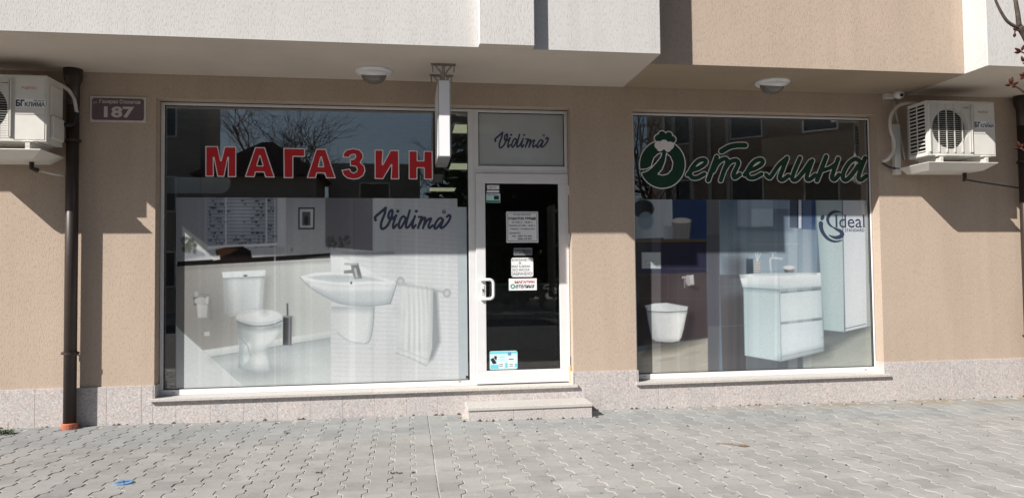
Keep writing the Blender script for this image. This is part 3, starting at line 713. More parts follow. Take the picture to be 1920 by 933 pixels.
# pale strip of a second sheet at the right edge
sx0 = at(855, 500, YP+0.004)[0]; sx1 = at(875.5, 500, YP+0.004)[0]; w = MB(); w.box(sx0, sx1, YP+0.0004, YP+0.0008, gb+0.007, at(866, 388, YP)[1])
MT['strip'] = plain('pale_strip', lin((166, 176, 182)), 0.5, var=0.03); w.build('backing_strip', MT['strip'], post1)

# --- right poster: wall-hung wc and vanity unit
qx0 = W2[0]+0.045+0.007; qx1 = gr2-0.02; qz1 = at(1400, 374.5, YP)[1]
C2 = Canvas(qx0, qx1, gb2+0.007, qz1, YP, 400, 292, (120, 134, 150)); C = C2
q = lambda x, y: (1180+x/2.276, 330+y/2.276)
C.poly([q(-10,60),q(330,60),q(330,275),q(-10,280)], ugrad(1250, (66,84,112), 1325, (50,72,112)), 0.8)
C.poly([q(150,60),q(330,60),q(330,275),q(200,275)], (38,58,98), 12, 0.5)
C.poly([q(-10,280),q(330,275),q(330,420),q(-10,420)], (50,52,72), 1); C.poly([q(-10,420),q(330,410),q(340,690),q(-10,730)], ugrad(1190, (62,55,58), 1325, (82,73,76)), 1.5)
for (a_, b_, c_, d_) in ((22,420,165,520),(165,395,330,520),(22,522,330,690)): C.stroke([q(a_,b_),q(c_,b_),q(c_,d_)], 0.6, (92,84,86), 0.8, 0.6)
C.poly([q(-10,60),q(180,60),q(182,262),q(-10,268)], ugrad(1200, (158,172,180), 1262, (200,208,214)), 0.8); C.ell(*q(60,140),20,17,(26,28,34),1.2); C.ell(*q(70,190),15,17,(128,146,160),1.5,0.9); C.stroke([q(181,60),q(183,262)],0.7,(220,224,228),0.7)
C.poly([q(-10,270),q(330,268),q(330,284),q(-10,286)], (98,88,74), 0.8); C.stroke([q(-10,285),q(330,283)], 0.7, (40,34,30), 0.7)
# basket and cup
C.poly([q(181,195),q(264,195),q(256,268),q(184,268)], (148,148,148), 1); C.ell(*q(222,190),18.5,5.5,(206,204,200),0.8)
for k in range(9): C.stroke([q(184+k*9.4,200),q(186+k*8.4,267)], 0.5, (96,96,98), 0.6, 0.8)
for k in range(6): C.stroke([q(182,204+k*11.5),q(260,204+k*11.5)], 0.5, (104,104,106), 0.6, 0.8)
C.poly([q(145,213),q(187,213),q(185,268),q(148,268)], ugrad(1243, (176,184,190), 1262, (150,158,166)), 0.9)
# flush plate, paper
C.poly([q(52,325),q(134,325),q(135,394),q(53,394)], (204,212,216), 0.8); C.poly([q(68,360),q(121,360),q(121,379),q(68,379)], (150,158,164), 0.8); C.poly([q(70,362),q(94,362),q(94,377),q(70,377)], (212,218,222), 0.6); C.poly([q(96,362),q(119,362),q(119,377),q(96,377)], (212,218,222), 0.6)
C.stroke([q(228,432),q(245,430)], 2, (186,186,188), 0.8); C.stroke([q(236,440),q(236,474)], 1, (170,170,172), 0.8); C.poly([q(245,424),q(274,420),q(277,464),q(250,467)], (228,230,230), 0.9); C.ell(*q(249,444),4,9.5,(196,194,190),1)
# floor
def wood(pts, c0):
    C.poly(pts, c0, 1)
    for k in range(26):
        uu = min(p[0] for p in pts)+rng.random()*(max(p[0] for p in pts)-min(p[0] for p in pts)); vv = min(p[1] for p in pts)+rng.random()*(max(p[1] for p in pts)-min(p[1] for p in pts))
        m_ = sd_poly(C.u, C.v, pts); st_ = sd_stroke(C.u, C.v, [(uu-14,vv+2),(uu+16,vv-3)], 1.4)
        C.blend(np.maximum(m_, st_), tuple(np.array(c0)*(0.82+0.3*rng.random())), 1.8, 0.5)
wood([q(-10,760),q(80,740),q(340,688),q(341,850),q(-10,850)], (184,180,168)); C.poly([q(70,706),q(260,700),q(330,690),q(200,740),q(60,760)], (96,92,84), 7, 0.7)
# wc
C.poly([q(66,552),q(110,542),q(160,540),q(250,556),q(246,576),q(160,580),q(75,575)], (222,228,230), 0.9)
C.poly([q(74,577),q(160,581),q(247,577),q(242,600),q(232,650),q(222,688),q(210,702),q(185,707),q(150,707),q(112,702),q(97,692),q(88,655),q(79,610)], ugrad(1212, (204,208,210), 1285, (238,238,236)), 0.9); C.stroke([q(74,576),q(160,580),q(247,576)], 0.8, (112,116,120), 0.7); C.poly([q(50,560),q(74,560),q(92,690),q(62,690)], (54,50,58), 3, 0.6)
# grey panels
C.poly([q(330,60),q(384,60),q(384,850),q(336,850)], (112,114,119), 0.9); C.poly([q(330,250),q(384,250),q(386,640),q(334,640)], (92,92,104), 2, 0.6); C.stroke([q(385,60),q(396,850)], 0.6, (178,184,190), 0.7)
C.poly([q(386,60),q(800,60),q(800,420),q(386,440)], vgrad(372, (104,122,142), 512, (162,180,192)), 0.9); C.poly([q(386,420),q(500,420),q(500,850),q(396,850)], ugrad(1352, (104,102,104), 1396, (84,84,88)), 1.2)
C.poly([q(386,330),q(500,350),q(490,500),q(390,520)], (112,118,126), 8, 0.7)
C.poly([q(500,630),q(850,600),q(850,850),q(497,850)], (110,116,122), 1.2)
C.stroke([q(503,250),q(503,410)], 0.5, (120,140,156), 0.7); C.stroke([q(503,292),q(720,290)], 0.5, (196,206,212), 0.7, 0.7); C.stroke([q(720,290),q(720,412)], 0.6, (132,150,164), 0.7)
wood([q(742,700),q(1050,640),q(1050,850),q(742,850)], (172,178,172)); C.poly([q(830,600),q(1020,650),q(900,720),q(740,790),q(740,740)], (118,124,126), 6, 0.7)
# mirror cabinet
C.poly([q(460,60),q(520,60),q(520,218),q(462,216)], (150,166,184), 0.8); C.poly([q(520,60),q(614,60),q(614,214),q(520,218)], (186,204,220), 0.8); C.poly([q(614,60),q(684,60),q(684,220),q(614,214)], (112,128,150), 0.8); C.poly([q(520,60),q(684,60),q(684,140),q(520,140)], (150,168,190), 1, 0.7); C.poly([q(684,60),q(722,60),q(722,222),q(684,220)], (30,40,66), 0.8); C.poly([q(722,60),q(735,60),q(735,222),q(722,222)], (214,220,228), 0.7)
C.poly([q(735,60),q(795,60),q(795,230),q(735,226)], (56,76,112), 1)
# things on the basin
C.poly([q(498,352),q(528,352),q(530,416),q(498,418)], (72,84,96), 1); C.stroke([q(512,352),q(514,330),q(526,326)], 1, (150,156,162), 0.8)
C.poly([q(532,362),q(560,362),q(560,418),q(534,418)], (196,194,192), 0.9)
for k in range(5): C.stroke([q(533,368+k*11),q(560,368+k*11)], 0.5, (120,118,118), 0.6, 0.8)
for a_, b_ in ((538,328),(549,324),(560,330)): C.stroke([q(546,364),q(a_,b_)], 0.9, (216,216,214), 0.7)
C.stroke(smooth([q(606,415),q(602,380),q(603,352),q(620,349),q(652,352)]), 1.8, (206,212,216), 0.8); C.stroke([q(600,326),q(626,326)], 1.1, (196,202,208), 0.8); C.stroke([q(612,327),q(612,348)], 1.6, (200,206,210), 0.8)
C.poly([q(658,395),q(705,395),q(700,411),q(664,411)], (108,110,110), 0.9); C.ell(*q(682,390),11,4,(222,224,222),0.9)
# vanity
C.poly([q(487,474),q(640,484),q(648,790),q(493,764)], ugrad(1394, (192,210,214), 1464, (204,220,224)), 0.9)
C.poly([q(640,484),q(822,470),q(830,746),q(648,790)], (208,222,228), 0.9)
for z0_, z1_ in (((645,490),(820,474)),((645,622),(826,602))):
    C.poly([q(645,z0_[1]),q(z1_[0],z1_[1]),q(z1_[0],z1_[1]+12),q(645,z0_[1]+12)], (132,146,154), 1.2)
C.poly([q(645,502),q(820,487),q(824,598),q(646,618)], (216,228,233), 0.8); C.poly([q(646,634),q(826,614),q(829,728),q(649,768)], (214,226,232), 0.8)
C.stroke([q(642,486),q(648,788)], 0.7, (150,164,170), 0.7); C.stroke([q(820,474),q(830,745)], 0.9, (168,180,186), 0.8); C.stroke([q(649,770),q(829,731)], 0.7, (160,172,178), 0.7)
C.poly([q(469,421),q(560,414),q(840,412),q(826,470),q(640,484),q(484,474)], vgrad(512, (240,244,246), 540, (214,226,230)), 0.9); C.poly([q(480,421),q(600,414),q(830,413),q(640,428)], (226,234,238), 1); C.stroke([q(470,421),q(640,428),q(840,413)], 0.7, (248,250,250), 0.7); C.stroke([q(484,475),q(640,485),q(826,471)], 0.8, (140,154,162), 0.8); C.stroke([q(640,430),q(640,484)],0.8,(206,218,224),0.8)
# tall cabinet
C.poly([q(793,60),q(912,60),q(918,664),q(830,655),q(828,600)], vgrad(372, (176,192,196), 520, (190,210,212)), 0.9); C.poly([q(908,60),q(1004,60),q(1015,640),q(920,662)], vgrad(372, (206,212,224), 560, (222,228,232)), 0.9); C.stroke([q(908,60),q(920,660)], 0.9, (98,110,120), 0.7); C.stroke([q(922,650),q(1010,630)], 0.8, (96,104,112), 0.8)
C.poly([q(1004,60),q(1050,60),q(1050,640),q(1015,640)], (168,178,180), 1); C.poly([q(1018,270),q(1050,270),q(1050,460),q(1022,460)], (136,144,146), 2)
for u_, op in ((1222,0.2),(1478,0.25),(1505,0.2)): C.poly([(u_,370),(u_+17,370),(u_+17,700),(u_,700)], (232,236,238), 1, op)
wcb = [q(74,577),q(160,581),q(247,577),q(240,600),q(228,650),q(216,704),q(150,706),q(100,698),q(92,670),q(80,620)]
C.clip(wcb, sd_stroke(C.u, C.v, [q(72,577),q(98,700)], 6), (150,154,160), 9, 0.7); C.clip(wcb, sd_stroke(C.u, C.v, [q(74,580),q(247,581)], 1.5), (160,166,170), 3, 0.6); C.clip(wcb, sd_stroke(C.u, C.v, [q(205,590),q(190,690)], 6), (252,252,250), 10, 0.6); C.clip(wcb, sd_stroke(C.u, C.v, [q(100,704),q(216,708)], 3), (140,144,146), 5, 0.6); C.clip(wcb, sd_stroke(C.u, C.v, [q(248,578),q(218,704)], 1.5), (176,180,182), 4, 0.6)
lw_ = [q(-10,420),q(330,410),q(340,690),q(-10,730)]
C.clip(lw_, sd_ell(C.u, C.v, *q(230,480), 30, 30), (104,94,96), 26, 0.4); C.clip(lw_, sd_stroke(C.u, C.v, [q(262,600),q(240,700)], 4), (44,40,44), 9, 0.6); C.clip(lw_, sd_stroke(C.u, C.v, [q(268,470),q(290,480)], 2), (44,40,44), 5, 0.5)
bw_ = [q(386,60),q(800,60),q(800,420),q(386,440)]
C.clip(bw_, sd_ell(C.u, C.v, *q(560,270), 60, 22), (196,210,218), 30, 0.45); C.clip(bw_, sd_stroke(C.u, C.v, [q(462,224),q(690,228)], 2), (90,108,126), 6, 0.55); C.clip(bw_, sd_ell(C.u, C.v, *q(460,390), 12, 26), (84,86,92), 12, 0.7); C.clip(bw_, sd_stroke(C.u, C.v, [q(786,230),q(796,420)], 3), (104,124,142), 9, 0.6); C.clip(bw_, sd_stroke(C.u, C.v, [q(540,416),q(700,412)], 2), (110,128,142), 6, 0.4)
C.stroke([q(386,290),q(500,292)], 0.5, (150,164,174), 0.7, 0.5); C.stroke([q(384,640),q(492,636)], 0.5, (132,130,130), 0.7, 0.6); C.stroke([q(384,470),q(486,470)], 0.5, (128,128,130), 0.7, 0.5)
va = [q(487,474),q(640,484),q(648,790),q(493,764)]; vb = [q(640,484),q(822,470),q(830,746),q(648,790)]
C.clip(va, sd_stroke(C.u, C.v, [q(484,478),q(640,489)], 2.5), (128,146,152), 5, 0.7); C.clip(va, sd_stroke(C.u, C.v, [q(488,480),q(494,764)], 3), (158,176,182), 8, 0.6); C.clip(va, sd_ell(C.u, C.v, *q(580,660), 22, 50), (222,234,236), 24, 0.5)
C.clip(vb, sd_stroke(C.u, C.v, [q(826,480),q(832,745)], 4), (170,186,194), 9, 0.55); C.clip(vb, sd_ell(C.u, C.v, *q(700,560), 26, 20), (242,248,250), 24, 0.6); C.clip(vb, sd_ell(C.u, C.v, *q(710,690), 26, 20), (240,246,248), 24, 0.6)
snk = [q(469,421),q(560,414),q(840,412),q(826,470),q(640,484),q(484,474)]
C.clip(snk, sd_stroke(C.u, C.v, [q(484,474),q(640,484)], 3), (170,184,190), 7, 0.6); C.clip(snk, sd_stroke(C.u, C.v, [q(640,486),q(828,472)], 2), (186,198,204), 5, 0.6); C.clip(snk, sd_stroke(C.u, C.v, [q(520,418),q(780,414)], 1.2), (196,206,212), 2, 0.7)
tc = [q(793,60),q(912,60),q(918,664),q(830,655),q(828,600)]; td = [q(908,60),q(1004,60),q(1015,640),q(920,662)]
C.clip(tc, sd_stroke(C.u, C.v, [q(798,100),q(832,640)], 5), (150,172,178), 12, 0.55); C.clip(tc, sd_ell(C.u, C.v, *q(880,480), 14, 60), (214,228,230), 22, 0.5); C.clip(td, sd_stroke(C.u, C.v, [q(1004,60),q(1014,640)], 3), (186,196,202), 8, 0.5); C.clip(td, sd_ell(C.u, C.v, *q(955,420), 14, 70), (242,246,248), 22, 0.6)
fl2 = [q(740,700),q(1050,640),q(1050,850),q(497,850),q(500,770)]
C.clip(fl2, sd_stroke(C.u, C.v, [q(650,800),q(840,752)], 6), (76,82,86), 14, 0.55); C.clip(fl2, sd_stroke(C.u, C.v, [q(835,668),q(1015,650)], 4), (92,98,100), 10, 0.5); C.clip(fl2, sd_ell(C.u, C.v, *q(960,790), 40, 14), (200,202,194), 18, 0.5)
C.film(8, 22, 0.09)
C.grain(0.018)
post2 = empty('poster', (0, 0, 0)); tag(post2, 'large bathroom poster with vanity unit, tall cabinet and blue wall in the right window', 'poster', 'window posters')
C2.build('printed_sheet', post2)

# ================================================================== LETTERING ON THE GLASS
YL = YG-0.0028
def k1(x, y): return (380+x/7.385, 260+y/7.385)
def k2(x, y): return (600+x/6.857, 260+y/6.857)
def P1(L): return [k1(*p) for p in L]
def P2(L): return [k2(*p) for p in L]
shop_word = [
    (P1([(38,103),(210,103),(252,300),(302,108),(465,110),(465,532),(346,532),(352,262),(300,530),(203,525),(152,262),(155,525),(38,525)]), None),
    (P1([(725,118),(862,120),(1000,538),(865,536),(846,468),(735,466),(718,534),(583,530)]), P1([(793,240),(830,372),(755,370)])),
    (P1([(1118,128),(1418,133),(1418,252),(1255,250),(1255,545),(1122,545)]), None),
    (P1([(1570,140),(1705,142),(1845,548),(1708,548),(1690,480),(1585,478),(1565,546),(1440,545)]), P1([(1640,260),(1672,385),(1608,383)])),
    (P2([(287,238),(300,180),(340,140),(430,122),(510,140),(555,190),(557,250),(522,305),(570,345),(585,410),(560,475),(500,515),(430,526),(350,510),(300,470),(275,400),(385,385),(400,420),(430,437),(465,420),(475,390),(460,362),(430,355),(385,352),(385,262),(430,262),(455,235),(450,210),(425,205),(390,220),(382,250)]), None),
    (P2([(702,142),(815,142),(805,330),(905,146),(1015,148),(1020,522),(908,522),(918,340),(812,520),(703,517)]), None),
    (P2([(1140,152),(1255,154),(1255,280),(1330,281),(1333,157),(1447,160),(1452,525),(1335,525),(1335,380),(1252,378),(1252,523),(1140,522)]), None)]
ml = empty('window_lettering'); tag(ml, 'red word МАГАЗИН with white outline across the left window', 'lettering')
for outer, hole in shop_word:
    def fld(U, V, outer=outer, hole=hole):
        d = sd_poly(U, V, outer)
        return np.maximum(d, -sd_poly(U, V, hole)) if hole else d
    us = [p[0] for p in outer]; vs = [p[1] for p in outer]; bx = (min(us)-3, min(vs)-3, max(us)+3, max(vs)+3)
    wl = decal('letter', fld, bx, YL, 0.0, MT['white_vinyl'], ml); decal('letter_fill', fld, bx, YL-0.0006, -1.75, MT['red'], wl)

def k3(x, y): return (1170+x/4.0, 210+y/4.0)
def K3(L): return [k3(*p) for p in L]
R_ = 14/4.0
det = [
    (smooth([(478,470),(505,440),(560,420),(605,390),(612,365),(590,356),(550,372),(510,420),(496,460),(510,490),(550,492),(602,465)]), 13.5),
    ([(695,338),(632,510)], 15), (smooth([(672,440),(700,385),(745,352),(772,358),(772,385),(750,440),(726,512)]), 14), (smooth([(755,430),(790,380),(830,362),(856,375),(850,405),(822,465),(832,492),(868,468)]), 14),
    (smooth([(732,294),(790,262),(850,250),(908,250)]), 17),
    (smooth([(906,470),(933,440),(988,420),(1033,390),(1040,365),(1018,356),(978,372),(938,420),(924,460),(938,490),(978,492),(1030,465)]), 13.5),
    (smooth([(1066,470),(1090,492),(1112,470),(1160,400),(1222,345)]), 13), (smooth([(1222,345),(1190,430),(1168,492),(1190,508),(1232,478)]), 14),
    (smooth([(1320,345),(1275,450),(1262,500),(1290,508),(1340,455),(1398,372)]), 13.5), (smooth([(1412,365),(1380,450),(1370,496),(1392,506),(1434,472)]), 13.5),
    ([(1516,335),(1448,512)], 15), (smooth([(1480,440),(1540,420),(1585,392)]), 12), (smooth([(1606,350),(1570,450),(1560,492),(1580,506),(1612,470)]), 14),
    (smooth([(1768,368),(1735,352),(1690,380),(1652,440),(1642,492),(1664,510),(1700,480),(1760,400)]), 14), (smooth([(1808,345),(1775,430),(1758,492),(1778,508),(1816,480)]), 14)]
def f_word(U, V):
    d = np.full(U.shape, 1e9)
    for pts, r in det: d = np.minimum(d, sd_stroke(U, V, K3(pts), (r+2.5)/4.0))
    return d
def f_disc(U, V):
    d = sd_ell(U, V, *k3(288, 392), 168/4.0, 176/4.0)
    cut1 = sd_poly(U, V, K3([(285,306),(255,312),(222,345),(206,395),(208,418),(250,372),(278,335)]))
    cut2 = sd_poly(U, V, K3([(318,306),(350,335),(368,380),(360,430),(330,465),(290,476),(252,466),(285,430),(306,375)]))
    cut3 = sd_poly(U, V, K3([(90,432),(170,425),(213,402),(213,414),(180,440),(125,462),(90,470)]))
    for c in (cut1, cut2, cut3): d = np.maximum(d, -(c-0.6))
    return d
def f_clover(U, V):
    d = np.full(U.shape, 1e9)
    for (cx, cy, r) in ((285,170,26),(335,176,26),(257,196,26),(362,206,25),(308,205,38)): d = np.minimum(d, sd_ell(U, V, *k3(cx, cy), r/4, r/4))
    return d
def f_petal(U, V):
    d = np.full(U.shape, 1e9)
    for (cx, cy, r) in ((258,248,30),(270,272,24),(282,262,24),(345,252,30),(330,276,24),(318,262,24),(300,242,34)): d = np.minimum(d, sd_ell(U, V, *k3(cx, cy), r/4, r/4))
    return d
dw = empty('window_lettering'); tag(dw, 'green script word Детелина with a clover on its round first letter, right window', 'lettering')
bxw = (*k3(440, 225), *k3(1850, 545)); bxd = (*k3(95, 125), *k3(475, 590))
o = decal('letters', f_word, bxw, YL, 1.5, MT['white_vinyl'], dw, 0.0045); decal('letters_fill', f_word, bxw, YL-0.0006, 0.0, MT['green'], o, 0.0045)
fd = lambda U, V: np.minimum(f_disc(U, V), f_clover(U, V))
o = decal('initial', fd, bxd, YL, 1.9, MT['white_vinyl'], dw, 0.0045)
decal('initial_fill', fd, bxd, YL-0.0006, 0.0, MT['green'], o, 0.0045); decal('clover', f_petal, bxd, YL-0.0012, 0.0, MT['white_vinyl'], o, 0.0045)

vid = [(smooth([(160,480),(150,430),(165,400),(260,320),(375,222)]), 26), (smooth([(375,222),(350,350),(285,520),(275,620),(300,665),(350,650),(420,580),(490,430),(520,310),(500,268),(450,320),(432,400),(455,450),(520,450),(600,380)]), 24),
    (smooth([(598,380),(540,540),(530,620),(545,650),(605,575)]), 22), ([(628,292),(634,292)], 30),
    (smooth([(795,430),(745,400),(690,460),(655,560),(655,630),(690,645),(750,560),(800,450)]), 22), (smooth([(885,275),(850,400),(808,560),(806,630),(840,640),(900,570),(960,470)]), 22),
    (smooth([(995,395),(960,500),(940,600),(955,650),(1010,585)]), 22), ([(1020,296),(1024,292)], 28),
    ([(1072,415),(1150,410)], 20), (smooth([(1140,415),(1100,520),(1060,645)]), 22), (smooth([(1085,580),(1150,470),(1210,430),(1205,500),(1165,650)]), 22), (smooth([(1180,600),(1260,480),(1335,445),(1310,520),(1280,610),(1305,648),(1370,590)]), 22),
    (smooth([(1590,470),(1535,435),(1465,490),(1410,600),(1410,650),(1450,650),(1520,570),(1590,480),(1560,560),(1535,630),(1570,645),(1650,580),(1720,480),(1745,400),(1715,375),(1670,410)]), 22)]
def f_vid(kk, sc):
    def f(U, V):
        d = np.full(U.shape, 1e9)
        for pts, r in vid: d = np.minimum(d, sd_stroke(U, V, [kk(*p) for p in pts], r*1.12/sc))
        ring_ = np.abs(sd_ell(U, V, *kk(1610, 305), 34/sc, 34/sc))-7/sc
        return np.minimum(np.minimum(d, ring_), sd_stroke(U, V, [kk(1600, 320), kk(1602, 290), kk(1618, 298), kk(1606, 306), kk(1620, 322)], 4/sc))
    return f
kA = lambda x, y: (690+x/11.294, 370+y/11.294)
kB = lambda x, y: (840+(478+(x-130)*0.3426)/5.488, 180+(372+(y-210)*0.352)/5.488)
tag(decal('window_lettering', f_vid(kA, 11.294), (698, 385, 850, 436), YL, 0.0, MT['navy'], None, 0.004), 'dark blue handwritten word Vidima over the towel on the left poster', 'lettering')
tag(decal('window_lettering', f_vid(kB, 16.3), (922, 244, 1032, 283), YL, 0.0, MT['navy'], None, 0.004), 'dark blue handwritten word Vidima on the frosted window above the door', 'lettering')

k4 = lambda x, y: (1520+x/11.667, 380+y/11.667)
isl = empty('window_lettering'); tag(isl, 'dark blue Ideal Standard logo on the tall cabinet of the right poster', 'lettering')
def f_is(U, V):
    a_ = smooth([(690,218),(600,196),(520,196),(440,235),(375,330),(385,430),(450,510),(540,558)], 5); n_ = len(a_)
    rr = [4+36*math.sin(math.pi*min(1, i/(n_-1)*0.95+0.02)) for i in range(n_)]
    d = sd_stroke(U, V, [k4(*p) for p in a_], [x*0.85/11.667 for x in rr])
    d = np.minimum(d, sd_ell(U, V, *k4(256, 325), 40/11.667, 58/11.667, 0.4))
    return d
def f_is2(U, V):
    a_ = smooth([(470,520),(560,575),(650,620),(690,680),(650,735),(560,760),(470,740),(395,702)], 5); n_ = len(a_)
    rr = [6+38*math.sin(math.pi*min(1, i/(n_-1)*0.98+0.02)) for i in range(n_)]
    d = sd_stroke(U, V, [k4(*p) for p in a_], [x/11.667 for x in rr])
    b_ = smooth([(222,450),(225,530),(260,640),(340,750),(440,820),(560,845),(700,812)], 5); n_ = len(b_)
    rr = [44*(1-i/(n_-1))**0.6+4 for i in range(n_)]
    return np.minimum(d, sd_stroke(U, V, [k4(*p) for p in b_], [x/11.667 for x in rr]))
decal('emblem', f_is, (1533, 393, 1582, 432), YL, 0.0, MT['navy'], isl, 0.004); decal('emblem_swoosh', f_is2, (1533, 412, 1584, 456), YL-0.0006, 0.0, MT['navy'], isl, 0.004)
text_px('emblem_word', 'Ideal', 1567, 402.5, 1620.5, 426.5, YL-0.001, MT['navy'], isl, 0.0); text_px('emblem_small_word', 'STANDARD', 1584, 428.5, 1620.5, 434, YL-0.001, MT['navy'], isl, 0.0)

# ------------------------------------------------------------------ notices on the door glass
YN = YDG-0.002
def sheet(name, u0, v0, u1, v1, m, label, cat='notice', rot=0.0, rad=0.0, y=None, group=None):
    y = YN if y is None else y
    (x0, z1), (x1, z0) = at(u0, v0, y), at(u1, v1, y)
    w = MB(); pl = []
    rr = max(rad, 0.002)
    for cx, cz, a0 in ((x1-rr, z0+rr, -90), (x1-rr, z1-rr, 0), (x0+rr, z1-rr, 90), (x0+rr, z0+rr, 180)):
        for k in range(4): a = math.radians(a0+k*30); pl.append((cx+rr*math.cos(a), cz+rr*math.sin(a)))
    w.prism(pl, y, y+0.0012); o = w.build(name, m); tag(o, label, cat, group); return o
n1 = sheet('notice', 949, 396.5, 1009.5, 454.5, MT['paper'], 'white opening-hours notice headed РАБОТНО ВРЕМЕ on the door glass', rad=0.006)
f_b = lambda U, V: np.abs(sd_poly(U, V, [(952,399.5),(1006.5,399.5),(1007,451.5),(952,451.5)]))-0.35
decal('border_line', f_b, (949, 397, 1010, 454), YN-0.0005, 0.0, MT['ink'], n1, 0.0025)
for s_, a_, b_, c_, d_, bd in (('магазин Детелина', 962, 400.8, 995, 403.6, 0.02), ('РАБОТНО ВРЕМЕ', 953.5, 407, 1005, 412, 0.045), ('от 9.00 ч. - 18.00 ч.', 960, 415, 999, 418, 0.02), ('Събота от 9.00 - 14.00 ч.', 954.5, 421, 1004, 424.4, 0.02), ('Неделя - почивен ден', 956.5, 427.5, 1002.5, 430.5, 0.03), ('УПРАВИТЕЛ:', 955, 435.5, 976, 438.6, 0.02), ('0887 713 829', 971, 441, 997, 444, 0.03), ('тел.:', 960, 441.2, 968.5, 444, 0.02), ('0888 418 836', 971, 446, 996.5, 448.8, 0.03)):
    text_px('text_line', s_, a_, b_, c_, d_, YN-0.0007, MT['ink'], n1, bd)
n2 = sheet('notice', 963, 464.5, 998, 478.5, MT['greypaper'], 'small grey plate reading ОТВОРЕНО on the door glass', 'plate', rad=0.006)
text_px('text_line', 'ОТВОРЕНО', 964.5, 467.5, 996.5, 475, YN-0.0007, MT['ink'], n2, 0.03)
n3 = sheet('notice', 958.5, 483, 1000, 518.5, MT['paper'], 'handwritten white paper with rounded corners taped on the door glass', 'notice', rad=0.02)
for s_, a_, b_, c_, d_ in (('ВЛИЗАНЕТО', 959.5, 484.5, 996.5, 489.5), ('В', 973, 491, 977, 495), ('МАГАЗИНА', 959.5, 496.5, 994, 501.5), ('БЕЗ МАСКА', 961, 503, 993, 508), ('ЗАБРАНЕНО!', 959.5, 509.5, 998, 516)):
    text_px('text_line', s_, a_, b_, c_, d_, YN-0.0007, MT['ink'], n3, 0.004)
n4 = sheet('notice', 954, 522, 1006.5, 543.5, MT['paper'], 'white card with red МАГАЗИН over dark script Детелина on the door glass', 'notice')
text_px('text_line', 'МАГАЗИН', 965, 525.5, 1002, 531, YN-0.0007, MT['redink'], n4, 0.05); text_px('text_line', 'етелина', 966.5, 533, 1002, 540, YN-0.0007, MT['ink'], n4, 0.02, 0.35)
decal('round_initial', lambda U, V: np.abs(sd_ell(U, V, 961.5, 536.5, 3.3, 3.3))-1.1, (956, 531, 967, 542), YN-0.0007, 0.0, MT['greenprint'], n4, 0.002)
n5 = sheet('sticker', 913, 347, 936, 355, MT['paper'], 'narrow white sticker at the top left of the door glass', 'sticker'); text_px('text_line', 'ОТП', 918, 349, 931, 353.5, YN-0.0007, MT['ink'], n5, 0.0, 0.3)
sheet('sticker', 912.5, 356.5, 936, 361, MT['paper'], 'thin blank white strip under the topmost sticker on the door', 'sticker')
n6 = sheet('sticker', 911.5, 362.5, 938, 380, MT['palecyan'], 'small pale sticker with green foot below the white ones on the door', 'sticker')
def px_box(name, u0, v0, u1, v1, m, par, dy=0.0005):
    (x0, z1), (x1, z0) = at(u0, v0, YN), at(u1, v1, YN); w = MB(); w.quad([(x0, YN-dy, z0), (x1, YN-dy, z0), (x1, YN-dy, z1), (x0, YN-dy, z1)]); return w.build(name, m, par)
px_box('green_band', 912, 375.5, 937.5, 379.6, MT['greenprint'], n6); px_box('dark_figure', 926, 367, 935.5, 374, MT['ink'], n6); text_px('text_line', 'внимание', 914, 364, 934, 366.3, YN-0.0007, MT['greenprint'], n6)
n7 = sheet('sticker', 917, 658, 970.5, 691, MT['palecyan'], 'cyan sticker picturing dark payment terminals at the bottom of the door glass', 'sticker', rad=0.018)
px_box('cyan_band', 920, 683.5, 935, 690.4, MT['cyan'], n7); px_box('cyan_band', 947, 680, 952, 689, MT['cyan'], n7); px_box('cyan_band', 965, 681, 970, 687.5, MT['cyan'], n7); px_box('cyan_band', 918, 659, 969.5, 661.8, MT['cyan'], n7); px_box('blue_tag', 952, 659.4, 958.5, 665.5, MT['blue'], n7, 0.0008)
decal('terminal_picture', lambda U, V: np.minimum(sd_poly(U, V, [(919.5,673),(925,670),(931,679),(930,681),(925,682),(923,680)]), sd_poly(U, V, [(927,666.5),(932,667.5),(930.5,675.5),(926.5,671)])), (918, 664, 934, 684), YN-0.0008, 0.0, MT['ink'], n7, 0.002)
px_box('white_panel', 935, 677, 944, 689, MT['paper'], n7); px_box('white_panel', 953.5, 679.5, 964.5, 688.5, MT['paper'], n7); px_box('reader_picture', 951, 669, 966.5, 671.5, MT['paper'], n7); px_box('reader_picture', 954, 671.7, 963, 673, MT['ink'], n7)
for uu, vv in ((936,682),(936,685),(955,682),(955,685)): px_box('print_line', uu, vv, uu+7, vv+0.9, MT['ink'], n7, 0.0009)
for uu, vv in ((937,668),(942,668),(937,673),(942,673)): px_box('print_line', uu, vv, uu+4, vv+1.2, MT['cyan'], n7, 0.0009)

# ================================================================== STREET FITTINGS ON THE FACADE
# entrance step
st = empty('entrance_step', (0, 0, 0)); tag(st, 'low granite entrance step on the pavement below the shop door', 'step')
sa, sb, sf, stz = 0.557, 1.730, -0.335, H-1.222
w = MB(); w.box(sa-0.006, sb+0.004, sf-0.012, -0.0195, stz-0.03, stz); w.build('tread', MT['granite_sill'], st, 0.003)
for a, b in ((sa, 0.98), (0.98, 1.27), (1.27, sb)):
    w = MB(); w.box(a+0.001, b-0.001, sf, sf+0.02, -0.08, stz-0.0305); w.build('riser_tile', MT['granite'], st, 0.0015)
for x0, x1 in ((sa, sa+0.02), (sb-0.02, sb)):
    w = MB(); w.box(x0, x1, sf+0.0205, -0.0195, -0.08, stz-0.0305); w.build('side_tile', MT['granite'], st, 0.0015)
